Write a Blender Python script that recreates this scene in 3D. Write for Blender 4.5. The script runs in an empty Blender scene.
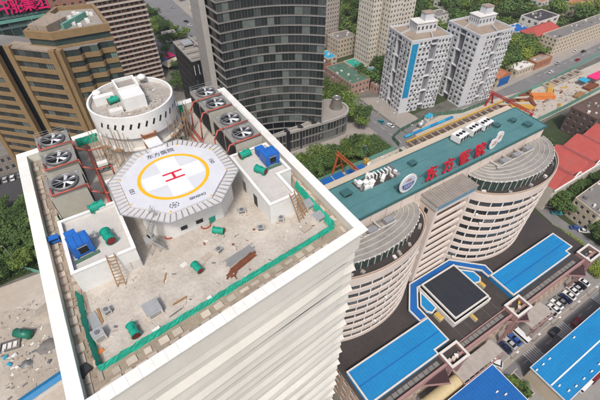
import bpy, bmesh, math, random
from mathutils import Vector, Matrix
random.seed(7)
SC = bpy.context.scene
COL = SC.collection
# ------------------------------------------------------------------ camera, world, sun, exposure
HAZE = 0.0001
F, TH, AZ = 395.0, math.radians(44.3), math.radians(32.3)
CAM = Vector((-47.3, -48.3, 126.0))
cam = bpy.data.cameras.new('camera'); cam.sensor_width = 36; cam.lens = F/600*36
cam.clip_start = 1; cam.clip_end = 4000
camo = bpy.data.objects.new('camera', cam); COL.objects.link(camo)
camo.location = CAM; camo.rotation_euler = (math.pi/2-TH, 0, -AZ)
SC.camera = camo
SUN_EL, SUN_ROT = math.radians(56), math.radians(215)
w = bpy.data.worlds.new('World'); SC.world = w; w.use_nodes = True
nt = w.node_tree; sky = nt.nodes.new('ShaderNodeTexSky'); sky.sky_type = 'NISHITA'; sky.sun_disc = False
sky.sun_elevation = SUN_EL; sky.sun_rotation = SUN_ROT; sky.dust_density = 4.0; sky.air_density = 1.0; sky.ozone_density = 0.6
nt.links.new(sky.outputs[0], nt.nodes['Background'].inputs[0]); nt.nodes['Background'].inputs[1].default_value = 0.12
sl = bpy.data.lights.new('sun', 'SUN'); sl.energy = 2.2; sl.angle = math.radians(10); sl.color = (1, 0.965, 0.92)
so = bpy.data.objects.new('sun', sl); COL.objects.link(so); so.location = (0, 0, 300)
sd = Vector((math.sin(SUN_ROT)*math.cos(SUN_EL), math.cos(SUN_ROT)*math.cos(SUN_EL), math.sin(SUN_EL)))
so.rotation_euler = (-sd).to_track_quat('-Z', 'Y').to_euler()
vs = SC.view_settings; vs.view_transform = 'Standard'; vs.look = 'None'; vs.exposure = 0.4; vs.gamma = 1
# ------------------------------------------------------------------ pixel -> plane helper
_R = Vector((math.cos(AZ), -math.sin(AZ), 0)); _c, _s = math.cos(TH), math.sin(TH)
_FW = Vector((math.sin(AZ)*_c, math.cos(AZ)*_c, -_s)); _UP = Vector((math.sin(AZ)*_s, math.cos(AZ)*_s, _c))
def G(px, py, z=0.0):
    d = _FW+_R*((px-300)/F)+_UP*((200-py)/F); t = (z-CAM.z)/d.z
    return (CAM.x+d.x*t, CAM.y+d.y*t)
# lettering is turned into meshes first, while the scene is still small
_TXT = {}
def _text(txt, size, ext, bold):
    c = bpy.data.curves.new('t', 'FONT'); c.body = txt; c.size = size; c.extrude = ext; c.align_x = 'CENTER'; c.align_y = 'CENTER'; c.offset = bold; c.resolution_u = 3
    o = bpy.data.objects.new('t', c); COL.objects.link(o); dg = bpy.context.evaluated_depsgraph_get(); m = bpy.data.meshes.new_from_object(o.evaluated_get(dg)); bpy.data.objects.remove(o); m.materials.clear(); _TXT[(txt, size)] = m
for a in [('东方医院', 1.12, .004, .015), ('SENSHO', .66, .004, .02), ('150', .9, .004, .015)]+[(ch, 4.5, .2, .03) for ch in '东方医院']+[(ch, 5.6, .15, .08) for ch in '中船集团']: _text(*a)
def text_mesh(txt, size, m):
    me = _TXT[(txt, size)]
    if not me.materials: me.materials.append(m)
    return me
# ------------------------------------------------------------------ materials
MT = {}
def mat(name, c1, c2=None, scale=0.4, rough=0.8, bump=0.0, metal=0.0, fine=6.0, stain=None, rnd=0.0, spec=0.4, contrast=1.0, stretch=None):
    if name in MT: return MT[name]
    m = bpy.data.materials.new(name); m.use_nodes = True; n = m.node_tree.nodes; l = m.node_tree.links
    b = n['Principled BSDF']; b.inputs['Roughness'].default_value = rough; b.inputs['Metallic'].default_value = metal
    b.inputs['Specular IOR Level'].default_value = spec
    if c2 is None: c2 = tuple(x*0.82 for x in c1)
    geo = n.new('ShaderNodeNewGeometry'); pos = geo.outputs['Position']
    if stretch:
        mp = n.new('ShaderNodeMapping'); mp.inputs['Scale'].default_value = stretch; l.new(pos, mp.inputs[0]); pos = mp.outputs[0]
    def noise(sc, det=4):
        t = n.new('ShaderNodeTexNoise'); t.inputs['Scale'].default_value = sc; t.inputs['Detail'].default_value = det; t.inputs['Roughness'].default_value = 0.62
        l.new(pos, t.inputs['Vector']); return t
    a = noise(scale, 5); f = noise(scale*fine, 3)
    r = n.new('ShaderNodeValToRGB'); lo = 0.5-0.2/contrast; r.color_ramp.elements[0].position = lo; r.color_ramp.elements[1].position = 1-lo
    r.color_ramp.elements[0].color = (*c2, 1); r.color_ramp.elements[1].color = (*c1, 1)
    ad = n.new('ShaderNodeMath'); ad.operation = 'MULTIPLY_ADD'; ad.inputs[1].default_value = 0.45; l.new(f.outputs[0], ad.inputs[0])
    mu = n.new('ShaderNodeMath'); mu.operation = 'MULTIPLY'; mu.inputs[1].default_value = 0.55; l.new(a.outputs[0], mu.inputs[0]); l.new(mu.outputs[0], ad.inputs[2])
    l.new(ad.outputs[0], r.inputs[0]); col = r.outputs[0]
    if stain:
        s2 = noise(scale*0.45, 6); rr = n.new('ShaderNodeValToRGB'); rr.color_ramp.elements[0].position = 0.56; rr.color_ramp.elements[1].position = 0.72
        rr.color_ramp.elements[0].color = (0, 0, 0, 1); rr.color_ramp.elements[1].color = (0.75, 0.75, 0.75, 1); l.new(s2.outputs[0], rr.inputs[0])
        mx = n.new('ShaderNodeMixRGB'); mx.inputs[2].default_value = (*stain, 1); l.new(rr.outputs[0], mx.inputs[0]); l.new(col, mx.inputs[1]); col = mx.outputs[0]
    if rnd:
        oi = n.new('ShaderNodeObjectInfo'); hs = n.new('ShaderNodeHueSaturation')
        mr = n.new('ShaderNodeMapRange'); mr.inputs[3].default_value = 1-rnd; mr.inputs[4].default_value = 1+rnd
        l.new(oi.outputs['Random'], mr.inputs[0]); l.new(mr.outputs[0], hs.inputs['Value']); l.new(col, hs.inputs['Color']); col = hs.outputs[0]
    l.new(col, b.inputs['Base Color'])
    if bump:
        bp = n.new('ShaderNodeBump'); bp.inputs['Strength'].default_value = bump; bp.inputs['Distance'].default_value = 0.1
        l.new(f.outputs[0], bp.inputs['Height']); l.new(bp.outputs[0], b.inputs['Normal'])
    MT[name] = m; return m
def glass(name, c1, c2, rough=0.08, spec=0.5):
    m = mat(name, c1, c2, 0.25, rough, 0, spec=spec); n = m.node_tree.nodes; l = m.node_tree.links
    b = n['Principled BSDF']; src = b.inputs['Base Color'].links[0].from_socket
    oi = n.new('ShaderNodeObjectInfo'); rp = n.new('ShaderNodeValToRGB'); rp.color_ramp.interpolation = 'CONSTANT'
    e = rp.color_ramp.elements; e[0].color = (0.6, 0.6, 0.6, 1); e[1].position = 0.45; e[1].color = (1, 1, 1, 1)
    x = e.new(0.75); x.color = (1.7, 1.7, 1.65, 1); x = e.new(0.92); x.color = (3.6, 3.5, 3.2, 1)
    l.new(oi.outputs['Random'], rp.inputs[0]); mx = n.new('ShaderNodeMixRGB'); mx.blend_type = 'MULTIPLY'; mx.inputs[0].default_value = 1
    l.new(src, mx.inputs[1]); l.new(rp.outputs[0], mx.inputs[2]); l.new(mx.outputs[0], b.inputs['Base Color']); return m
def seam(name, c1, c2, bw, bh, mortar, axis='XZ', rough=0.6, ms=0.02):
    """panel seams (fine relief) through a brick pattern in world metres"""
    m = mat(name, c1, c2, 0.25, rough, 0); n = m.node_tree.nodes; l = m.node_tree.links; b = n['Principled BSDF']
    src = b.inputs['Base Color'].links[0].from_socket; geo = n.new('ShaderNodeNewGeometry'); sp = n.new('ShaderNodeSeparateXYZ'); cb = n.new('ShaderNodeCombineXYZ')
    l.new(geo.outputs['Position'], sp.inputs[0]); l.new(sp.outputs[axis[0]], cb.inputs[0]); l.new(sp.outputs[axis[1]], cb.inputs[1])
    t = n.new('ShaderNodeTexBrick'); t.inputs['Scale'].default_value = 1; t.inputs['Brick Width'].default_value = bw; t.inputs['Row Height'].default_value = bh
    t.inputs['Mortar Size'].default_value = ms; t.offset = 0; t.inputs['Color1'].default_value = (1, 1, 1, 1); t.inputs['Color2'].default_value = (0.94, 0.94, 0.94, 1); t.inputs['Mortar'].default_value = (*mortar, 1)
    l.new(cb.outputs[0], t.inputs[0]); mx = n.new('ShaderNodeMixRGB'); mx.blend_type = 'MULTIPLY'; mx.inputs[0].default_value = 1
    l.new(src, mx.inputs[1]); l.new(t.outputs[0], mx.inputs[2]); l.new(mx.outputs[0], b.inputs['Base Color']); return m
WHITE = mat('white_paint', (0.73, 0.73, 0.71), (0.6, 0.59, 0.56), 0.6, 0.6, stain=(0.58, 0.56, 0.52))
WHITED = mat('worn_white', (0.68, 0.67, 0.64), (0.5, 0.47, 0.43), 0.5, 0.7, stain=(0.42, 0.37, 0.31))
COPING = mat('coping_panel', (0.745, 0.73, 0.69), (0.66, 0.64, 0.59), 0.5, 0.5, rnd=0.05, stain=(0.62, 0.59, 0.52))
CREAM = seam('cream_cladding', (0.72, 0.695, 0.625), (0.65, 0.62, 0.55), 2.4, 40, (0.95, 0.945, 0.94))
ROOFC = mat('roof_concrete', (0.51, 0.465, 0.41), (0.33, 0.29, 0.245), 0.3, 0.9, 0.3, stain=(0.33, 0.29, 0.245), contrast=1.25, fine=9)
GUTTER = mat('gutter_screed', (0.36, 0.29, 0.22), (0.2, 0.16, 0.12), 0.5, 0.95, 0.3, stain=(0.42, 0.36, 0.3))
PAVER = mat('paver_block', (0.46, 0.39, 0.32), (0.36, 0.3, 0.245), 0.9, 0.9, 0.2, rnd=0.25)
TEAL = mat('teal_mesh', (0.02, 0.42, 0.285), (0.012, 0.3, 0.2), 1.2, 0.75, 0.3)
FANGREEN = mat('fan_green', (0.01, 0.32, 0.22), (0.008, 0.22, 0.15), 1.0, 0.4)
DARKRED = mat('fan_red', (0.22, 0.02, 0.02), (0.1, 0.01, 0.015), 1.5, 0.6)
BLUEM = mat('machine_blue', (0.02, 0.14, 0.48), (0.015, 0.09, 0.32), 1.0, 0.4)
REDPIPE = mat('red_pipe', (0.42, 0.10, 0.07), (0.3, 0.07, 0.05), 1.0, 0.5)
STEEL = mat('galvanised', (0.48, 0.48, 0.47), (0.34, 0.34, 0.33), 1.0, 0.45, metal=0.4)
STEELD = mat('grey_steel', (0.2, 0.2, 0.2), (0.13, 0.13, 0.13), 1.0, 0.5, metal=0.3)
COOLG = mat('cooling_casing', (0.46, 0.44, 0.37), (0.34, 0.32, 0.27), 0.6, 0.6)
LOUV = mat('dark_louvre', (0.03, 0.032, 0.035), (0.018, 0.018, 0.02), 1.0, 0.6)
BLACK = mat('black_hole', (0.012, 0.012, 0.013), None, 1, 0.8)
FANBL = mat('fan_blade', (0.62, 0.63, 0.64), (0.5, 0.5, 0.52), 2, 0.5)
DECK = mat('deck_grey', (0.60, 0.60, 0.62), (0.50, 0.50, 0.52), 0.6, 0.6, stain=(0.52, 0.52, 0.53))
DECKW = mat('deck_white', (0.76, 0.76, 0.76), (0.66, 0.66, 0.66), 0.7, 0.6, stain=(0.66, 0.65, 0.64))
DISC = mat('deck_disc_grey', (0.57, 0.575, 0.60), (0.51, 0.515, 0.54), 0.4, 0.6)
YEL = mat('deck_yellow', (0.78, 0.42, 0.012), (0.7, 0.36, 0.01), 0.8, 0.55)
REDP = mat('deck_red', (0.62, 0.015, 0.04), (0.52, 0.012, 0.03), 1, 0.55)
INK = mat('ink_navy', (0.03, 0.035, 0.07), None, 1, 0.6)
WOOD = mat('scaffold_wood', (0.36, 0.2, 0.09), (0.22, 0.12, 0.05), 1.5, 0.85)
BAMBOO = mat('scaffold_pole', (0.40, 0.31, 0.22), (0.25, 0.18, 0.12), 1.5, 0.8)
RUST = mat('rust_steel', (0.22, 0.075, 0.035), (0.12, 0.04, 0.02), 1.5, 0.85)
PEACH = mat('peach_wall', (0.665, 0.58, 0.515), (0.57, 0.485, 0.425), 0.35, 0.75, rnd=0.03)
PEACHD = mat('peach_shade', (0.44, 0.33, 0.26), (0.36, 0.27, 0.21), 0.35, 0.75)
GREENR = mat('teal_roof', (0.085, 0.205, 0.21), (0.06, 0.155, 0.16), 0.12, 0.6, 0.05, stain=(0.085, 0.19, 0.185), contrast=1.3)
GREENRD = mat('teal_trim', (0.04, 0.12, 0.12), (0.03, 0.09, 0.09), 0.5, 0.6)
FANROOF = mat('canopy_grey', (0.31, 0.29, 0.26), (0.19, 0.175, 0.155), 0.5, 0.75, 0.2, stain=(0.15, 0.135, 0.115), contrast=1.3)
FANEDGE = mat('canopy_edge', (0.52, 0.50, 0.46), (0.42, 0.4, 0.37), 0.5, 0.6)
ROOFG = mat('metal_roof_grey', (0.30, 0.27, 0.24), (0.2, 0.175, 0.15), 0.5, 0.6)
BLUER = mat('blue_roof', (0.008, 0.21, 0.46), (0.006, 0.15, 0.36), 0.3, 0.5, 0.05, stain=(0.025, 0.17, 0.33), fine=5, stretch=(.35, 1.3, 1))
BLUER2 = mat('blue_roof_deep', (0.007, 0.115, 0.37), (0.005, 0.08, 0.28), 0.3, 0.5, 0.05, stain=(0.02, 0.1, 0.26), fine=5, stretch=(.35, 1.3, 1))
BLACKR = mat('bitumen_roof', (0.055, 0.045, 0.042), (0.032, 0.027, 0.026), 0.15, 0.85, 0.15, stain=(0.075, 0.063, 0.056))
NAVYR = seam('navy_roof', (0.022, 0.025, 0.034), (0.014, 0.016, 0.022), 2.2, 30, (1.5, 1.5, 1.5), 'XY', 0.7, 0.05)
PINK = mat('pink_fascia', (0.34, 0.2, 0.185), (0.25, 0.14, 0.13), 0.4, 0.7)
MAROON = mat('maroon_glass', (0.06, 0.028, 0.028), (0.03, 0.014, 0.014), 0.6, 0.35)
PERG = mat('pergola_concrete', (0.38, 0.35, 0.32), (0.25, 0.225, 0.2), 0.5, 0.85)
ASPH = mat('asphalt', (0.185, 0.18, 0.178), (0.13, 0.126, 0.125), 0.12, 0.9, 0.1, stain=(0.22, 0.21, 0.2))
ASPHD = mat('dark_asphalt', (0.06, 0.058, 0.06), (0.04, 0.04, 0.042), 0.15, 0.9, 0.1)
PAVE = mat('paving', (0.31, 0.28, 0.25), (0.23, 0.205, 0.18), 0.15, 0.9, 0.1, stain=(0.27, 0.235, 0.2))
CONC = mat('site_concrete', (0.46, 0.41, 0.35), (0.33, 0.285, 0.235), 0.1, 0.92, 0.15, stain=(0.36, 0.30, 0.235))
SOIL = mat('site_soil', (0.12, 0.085, 0.062), (0.06, 0.043, 0.034), 0.3, 0.95, 0.5)
SAND = mat('site_sand', (0.42, 0.37, 0.31), (0.27, 0.23, 0.185), 0.25, 0.95, 0.4, stain=(0.24, 0.19, 0.14))
GRASS = mat('planting_ground', (0.045, 0.06, 0.022), (0.025, 0.035, 0.014), 0.3, 0.95, 0.4)
CITY = mat('city_ground', (0.16, 0.145, 0.13), (0.07, 0.075, 0.055), 0.045, 0.95, 0.1, stain=(0.045, 0.06, 0.025), contrast=1.6)
MARK = mat('road_paint', (0.62, 0.61, 0.58), (0.42, 0.4, 0.38), 1.0, 0.7)
LEAF = [mat('leaf_a', (0.15, 0.215, 0.045), (0.065, 0.105, 0.02), 0.9, 0.65, rnd=0.3, contrast=1.5), mat('leaf_b', (0.09, 0.15, 0.04), (0.04, 0.075, 0.022), 0.9, 0.65, rnd=0.3, contrast=1.5), mat('leaf_c', (0.22, 0.26, 0.035), (0.11, 0.145, 0.02), 0.9, 0.65, rnd=0.25, contrast=1.5)]
for m_ in LEAF: m_.node_tree.nodes['Principled BSDF'].inputs['Specular IOR Level'].default_value = 0.2
BARK = mat('bark', (0.10, 0.075, 0.055), (0.06, 0.045, 0.033), 2, 0.9)
GLASS = glass('window_glass', (0.035, 0.042, 0.05), (0.02, 0.025, 0.03))
GLASSD = glass('dark_glass', (0.016, 0.022, 0.026), (0.01, 0.013, 0.016), 0.12)
GLASSG = glass('green_glass', (0.05, 0.075, 0.068), (0.028, 0.045, 0.042), 0.12)
GLASSB = glass('brown_glass', (0.045, 0.053, 0.052), (0.024, 0.03, 0.031), 0.06, 0.9)
FRAME = mat('window_frame', (0.42, 0.42, 0.42), None, 1, 0.5)
FRAMED = mat('window_frame_dark', (0.06, 0.06, 0.06), None, 1, 0.5)
GOLD = mat('gold_granite', (0.27, 0.18, 0.088), (0.18, 0.118, 0.058), 0.6, 0.6, 0.05, stain=(0.19, 0.125, 0.065))
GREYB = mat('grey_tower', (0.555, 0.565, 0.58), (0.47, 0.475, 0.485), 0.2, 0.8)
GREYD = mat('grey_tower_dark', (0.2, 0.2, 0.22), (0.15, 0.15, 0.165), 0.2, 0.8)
TANR = mat('tan_roof', (0.33, 0.26, 0.2), (0.22, 0.175, 0.135), 0.3, 0.9, 0.2, stain=(0.16, 0.13, 0.1))
BEIGE = mat('beige_tower', (0.62, 0.565, 0.48), (0.52, 0.47, 0.39), 0.2, 0.8)
MAUVE = mat('mauve_tower', (0.30, 0.24, 0.215), (0.23, 0.18, 0.165), 0.2, 0.8)
REDB = mat('red_brick_tower', (0.36, 0.185, 0.13), (0.28, 0.14, 0.10), 0.3, 0.85)
SLABW = mat('balcony_slab', (0.55, 0.49, 0.43), (0.43, 0.37, 0.31), 0.4, 0.8)
TOWG = mat('tower_grey_cladding', (0.235, 0.225, 0.21), (0.17, 0.162, 0.15), 0.2, 0.55)
TOWL = mat('tower_light_wall', (0.38, 0.36, 0.33), (0.3, 0.28, 0.26), 0.2, 0.6)
DARKB = mat('dark_block', (0.02, 0.022, 0.028), (0.013, 0.014, 0.018), 0.4, 0.35)
REDR = mat('red_roof', (0.40, 0.075, 0.06), (0.29, 0.05, 0.042), 0.4, 0.7, 0.1, stain=(0.3, 0.08, 0.06))
ORANGER = mat('orange_roof', (0.42, 0.16, 0.075), (0.3, 0.11, 0.055), 0.5, 0.8, 0.1)
GREYROOF = mat('grey_roof', (0.2, 0.185, 0.17), (0.13, 0.12, 0.11), 0.25, 0.85, 0.1, stain=(0.26, 0.24, 0.22))
DARKROOF = mat('dark_roof', (0.06, 0.05, 0.052), (0.035, 0.03, 0.032), 0.3, 0.8, 0.1)
BROWNR = mat('brown_roof', (0.13, 0.08, 0.062), (0.075, 0.046, 0.037), 0.25, 0.85, 0.2)
MINT = mat('mint_hoarding', (0.14, 0.34, 0.27), (0.09, 0.24, 0.19), 0.4, 0.7)
CYANR = mat('cyan_roof', (0.03, 0.34, 0.5), (0.02, 0.25, 0.4), 0.4, 0.6)
GRNR = mat('green_sheet', (0.02, 0.33, 0.23), (0.015, 0.24, 0.17), 0.4, 0.6)
MOSSR = mat('moss_roof', (0.08, 0.155, 0.105), (0.055, 0.11, 0.075), 0.3, 0.8)
ORANGE = mat('orange_steel', (0.62, 0.22, 0.05), (0.48, 0.15, 0.035), 0.8, 0.6)
CRANEO = mat('crane_orange', (0.48, 0.12, 0.03), (0.36, 0.085, 0.025), 0.8, 0.5)
CRANER = mat('crane_red', (0.42, 0.028, 0.02), (0.32, 0.02, 0.016), 0.8, 0.5)
YELS = mat('yellow_steel', (0.55, 0.33, 0.06), (0.4, 0.22, 0.035), 0.6, 0.7)
SIGNR = mat('sign_red', (0.5, 0.015, 0.03), (0.42, 0.012, 0.025), 1, 0.4)
MAGENTA = mat('sign_magenta', (0.75, 0.02, 0.16), (0.68, 0.016, 0.13), 1, 0.4)
CREAMW = mat('cream_house', (0.52, 0.44, 0.34), (0.43, 0.36, 0.27), 0.3, 0.8)
SKIN = mat('barrel_cream', (0.55, 0.45, 0.26), (0.46, 0.37, 0.2), 0.5, 0.6)
# ------------------------------------------------------------------ mesh builder
class MB:
    def __init__(s): s.v = []; s.f = []; s.mi = []; s.cur = 0; s.smooth = False
    def add(s, vs, fs):
        o = len(s.v); s.v += [tuple(p) for p in vs]
        for f in fs: s.f.append([o+i for i in f]); s.mi.append(s.cur)
        return s
    def quad(s, a, b, c, d): return s.add([a, b, c, d], [(0, 1, 2, 3)])
    def poly(s, pts, z): return s.add([(p[0], p[1], z) for p in pts], [tuple(range(len(pts)))])
    def box(s, x0, x1, y0, y1, z0, z1): return s.prism([(x0, y0), (x1, y0), (x1, y1), (x0, y1)], z0, z1)
    def cbox(s, cx, cy, z0, sx, sy, sz, rot=0.0):
        c, n = math.cos(rot), math.sin(rot)
        return s.prism([(cx+x*c-y*n, cy+x*n+y*c) for x, y in ((-sx/2, -sy/2), (sx/2, -sy/2), (sx/2, sy/2), (-sx/2, sy/2))], z0, z0+sz)
    def prism(s, pts, z0, z1):
        n = len(pts); vs = [(p[0], p[1], z0) for p in pts]+[(p[0], p[1], z1) for p in pts]
        fs = [tuple(range(n-1, -1, -1)), tuple(range(n, 2*n))]+[(i, (i+1) % n, n+(i+1) % n, n+i) for i in range(n)]
        return s.add(vs, fs)
    def ring(s, outer, inner, z0, z1):
        n = len(outer)
        vs = [(p[0], p[1], z) for z in (z0, z1) for p in outer]+[(p[0], p[1], z) for z in (z0, z1) for p in inner]; fs = []
        for i in range(n):
            j = (i+1) % n
            fs += [(i, j, n+j, n+i), (2*n+j, 2*n+i, 3*n+i, 3*n+j), (n+i, n+j, 3*n+j, 3*n+i), (j, i, 2*n+i, 2*n+j)]
        return s.add(vs, fs)
    def tube(s, p, q, r, n=6, r2=None):
        p, q = Vector(p), Vector(q); d = q-p
        if d.length < 1e-5: return s
        a = d.orthogonal().normalized(); b = d.normalized().cross(a); r2 = r if r2 is None else r2
        vs = [p+(a*math.cos(t)+b*math.sin(t))*r for t in [2*math.pi*i/n for i in range(n)]]+[q+(a*math.cos(t)+b*math.sin(t))*r2 for t in [2*math.pi*i/n for i in range(n)]]
        return s.add(vs, [tuple(range(n-1, -1, -1)), tuple(range(n, 2*n))]+[(i, (i+1) % n, n+(i+1) % n, n+i) for i in range(n)])
    def path(s, pts, r, n=6):
        for a, b in zip(pts[:-1], pts[1:]):
            s.tube(a, b, r, n)
        return s
    def beam(s, p, q, wd, ht):
        """rectangular bar from p to q, top up"""
        p, q = Vector(p), Vector(q); d = (q-p).normalized(); side = d.cross(Vector((0, 0, 1)))
        if side.length < 1e-4: side = Vector((1, 0, 0))
        side.normalize(); up = side.cross(d); vs = []
        for o in (p, q):
            for a, b in ((-1, -1), (1, -1), (1, 1), (-1, 1)): vs.append(o+side*a*wd/2+up*b*ht/2)
        return s.add(vs, [(3, 2, 1, 0), (4, 5, 6, 7), (0, 1, 5, 4), (1, 2, 6, 5), (2, 3, 7, 6), (3, 0, 4, 7)])
    def lathe(s, prof, n=24, cx=0, cy=0):
        k = len(prof); vs = []
        for i in range(n):
            a = 2*math.pi*i/n; vs += [(cx+r*math.cos(a), cy+r*math.sin(a), z) for r, z in prof]
        fs = [(i*k+j, ((i+1) % n)*k+j, ((i+1) % n)*k+j+1, i*k+j+1) for i in range(n) for j in range(k-1)]
        return s.add(vs, fs)
    def mesh(s, name, mats, smooth=False):
        m = bpy.data.meshes.new(name); m.from_pydata(s.v, [], s.f)
        for x in (mats if isinstance(mats, (list, tuple)) else [mats]): m.materials.append(x)
        m.polygons.foreach_set('material_index', s.mi)
        if smooth: m.polygons.foreach_set('use_smooth', [True]*len(s.f))
        m.update(); return m
def tag(o, label=None, cat=None, group=None, kind=None):
    if label: o['label'] = label
    if cat: o['category'] = cat
    if group: o['group'] = group
    if kind: o['kind'] = kind
    return o
def link(name, data, parent=None, loc=(0, 0, 0), rz=0.0, sc=None):
    o = bpy.data.objects.new(name, data); COL.objects.link(o); o.parent = parent; o.location = loc; o.rotation_euler = (0, 0, rz)
    if sc: o.scale = sc
    return o
def thing(name, label, cat, loc=(0, 0, 0), rz=0.0, group=None): return tag(link(name, None, None, loc, rz), label, cat, group)
def part(name, mb, mats, parent, loc=(0, 0, 0), rz=0.0, smooth=False, sc=None): return link(name, mb.mesh(name, mats, smooth), parent, loc, rz, sc)
def single(name, mb, mats, label, cat, loc=(0, 0, 0), rz=0.0, group=None, smooth=False): return tag(part(name, mb, mats, None, loc, rz, smooth), label, cat, group)
def struct(name, mb, mats): return tag(part(name, mb, mats, None), kind='structure')
def clone(root, loc, rz=0.0, label=None, group=None, sc=None, remap=None):
    r = root.copy(); COL.objects.link(r); r.location = loc; r.rotation_euler = (0, 0, rz)
    if sc: r.scale = sc
    if label: r['label'] = label
    if group: r['group'] = group
    LAST.clear()
    def rec(src, dst):
        for ch in ALLCH.get(src.name, []):
            c = ch.copy(); COL.objects.link(c); c.parent = dst; LAST.append(c); rec(ch, c)
    rec(root, r); return r
ALLCH = {}; LAST = []
def proto(root):
    """remember the children of a finished thing so that clone() need not search the scene"""
    def rec(o):
        ALLCH[o.name] = list(o.children)
        for c in ALLCH[o.name]: rec(c)
    rec(root); return root
def offset(poly, d):
    """inset a counter-clockwise polygon by d"""
    n = len(poly); out = []
    for i in range(n):
        p0, p1, p2 = Vector(poly[i-1]), Vector(poly[i]), Vector(poly[(i+1) % n])
        a = (p1-p0).normalized(); b = (p2-p1).normalized(); na, nb = Vector((-a.y, a.x)), Vector((-b.y, b.x))
        k = 1+na.dot(nb); m = (na+nb)/max(k, 0.2); out.append((p1.x+m.x*d, p1.y+m.y*d))
    return out
def facade(mb, p0, p1, z0, z1, cols, rows, wf=0.55, hf=0.5, sill=0.28, dep=0.25, rim=0):
    """wall from p0 to p1 (outside on the right hand) with real openings; returns the window places"""
    p0, p1 = Vector((p0[0], p0[1])), Vector((p1[0], p1[1])); d = p1-p0; L = d.length; d.normalize(); nrm = Vector((d.y, -d.x)); ang = math.atan2(d.y, d.x)
    cw, ch = L/cols, (z1-z0)/rows; out = []
    def P(s, z, k=0.0): q = p0+d*s-nrm*k; return (q.x, q.y, z)
    def Q(s0, s1, a, b): mb.quad(P(s0, a), P(s1, a), P(s1, b), P(s0, b))
    for r in range(rows):
        za = z0+r*ch; s0_, s1_ = za+ch*sill, za+ch*(sill+hf)
        Q(0, L, za, s0_); Q(0, L, s1_, za+ch)
        for c in range(cols):
            a = c*cw; x0, x1 = a+cw*(1-wf)/2, a+cw*(1+wf)/2
            Q(a, x0, s0_, s1_); Q(x1, a+cw, s0_, s1_)
            mb.quad(P(x0, s0_), P(x1, s0_), P(x1, s0_, dep), P(x0, s0_, dep)); mb.quad(P(x0, s1_, dep), P(x1, s1_, dep), P(x1, s1_), P(x0, s1_))
            mb.quad(P(x0, s0_, dep), P(x0, s1_, dep), P(x0, s1_), P(x0, s0_)); mb.quad(P(x1, s0_), P(x1, s1_), P(x1, s1_, dep), P(x1, s0_, dep))
            q = P((x0+x1)/2, s0_, dep); out.append((q, x1-x0, s1_-s0_, ang))
    return out
def window_mesh(name, fr, gl, mull=1, fw=0.06):
    b = MB(); b.cur = 1; b.quad((-.5, 0, 0), (.5, 0, 0), (.5, 0, 1), (-.5, 0, 1)); b.cur = 0
    def bar(x0, x1, z0, z1):
        y = -0.06; b.quad((x0, y, z0), (x1, y, z0), (x1, y, z1), (x0, y, z1)); b.quad((x0, 0, z1), (x0, y, z1), (x1, y, z1), (x1, 0, z1)); b.quad((x0, 0, z0), (x0, 0, z1), (x0, y, z1), (x0, y, z0)); b.quad((x1, y, z0), (x1, y, z1), (x1, 0, z1), (x1, 0, z0))
    bar(-.5, .5, 0, fw); bar(-.5, .5, 1-fw, 1); bar(-.5, -.5+fw, fw, 1-fw); bar(.5-fw, .5, fw, 1-fw)
    for i in range(mull): x = -.5+(i+1)/(mull+1); bar(x-fw/2, x+fw/2, fw, 1-fw)
    return b.mesh(name, [fr, gl])
WIN = window_mesh('window', FRAME, GLASS); WIND = window_mesh('window', FRAMED, GLASSD); WING = window_mesh('window', FRAMED, GLASSG, 2, 0.03); WINB = window_mesh('window', FRAMED, GLASSB, 2, 0.03); WINW = window_mesh('window', WHITE, GLASS, 1, 0.07)
def windows(parent, lst, mesh, name='window'):
    for q, w_, h_, a in lst: link(name, mesh, parent, q, a, (w_, 1, h_))
def building(name, label, cat, poly, h, floors, wall, roof, faces, win=None, group=None, parapet=0.9, z0=0.0, base=0.0, trim=None, dep=0.25):
    cx = sum(p[0] for p in poly)/len(poly); cy = sum(p[1] for p in poly)/len(poly)
    t = thing(name, label, cat, (cx, cy, z0), 0, group); pl = [(p[0]-cx, p[1]-cy) for p in poly]; n = len(pl); b = MB(); lst = []
    for i in range(n):
        a, c = pl[i], pl[(i+1) % n]; fs = faces.get(i)
        if fs:
            if base: b.quad((*a, 0), (*c, 0), (*c, base), (*a, base))
            lst += facade(b, a, c, base, h, fs[0], floors, fs[1], fs[2], dep=dep)
        else: b.quad((*a, 0), (*c, 0), (*c, h), (*a, h))
    part('wall', b, wall, t)
    part('roof', MB().poly(offset(pl, 0.3), h-0.02), roof, t)
    if parapet: part('parapet', MB().ring(offset(pl, -0.04), offset(pl, 0.3), h-0.01, h+parapet), trim or wall, t)
    windows(t, lst[:300], win or WIN); return t
def rect(x0, x1, y0, y1): return [(x0, y0), (x1, y0), (x1, y1), (x0, y1)]
# ------------------------------------------------------------------ ground and streets
struct('ground', MB().poly(rect(-900, 1300, -500, 1500), 0.0), CITY)
LAY = [0]
def sheet(name, pts, m):
    LAY[0] += 1; return struct(name, MB().poly(pts, 0.004*LAY[0]), m)
sheet('forecourt_paving', rect(-15, 92, 82, 175), PAVE)
sheet('planting_strip', rect(0, 84, 66, 83), GRASS)
sheet('side_street', [(86, -60), (97, -60), (99, 60), (99.5, 120), (104, 175), (118, 330), (106, 330), (93, 175), (86, 120), (85.5, 60)], ASPH)
sheet('concrete_apron', [(100, 62), (113, 62), (116, 84), (113, 112), (101, 118)], PAVE)
sheet('main_road', [(100, 78), (160, 77.5), (210, 79), (420, 89), (420, 74), (215, 68.5), (165, 66.5), (100, 66)], ASPH)
sheet('building_site_floor', [(94, 42), (330, 42), (330, 66), (215, 66), (165, 73), (128, 77), (104, 74)], CONC)
sheet('cleared_lot', rect(0, 90, 40, 66), CONC)
sheet('park_ground', [(116, 86), (440, 96), (440, 420), (135, 420), (112, 180)], GRASS)
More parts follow.
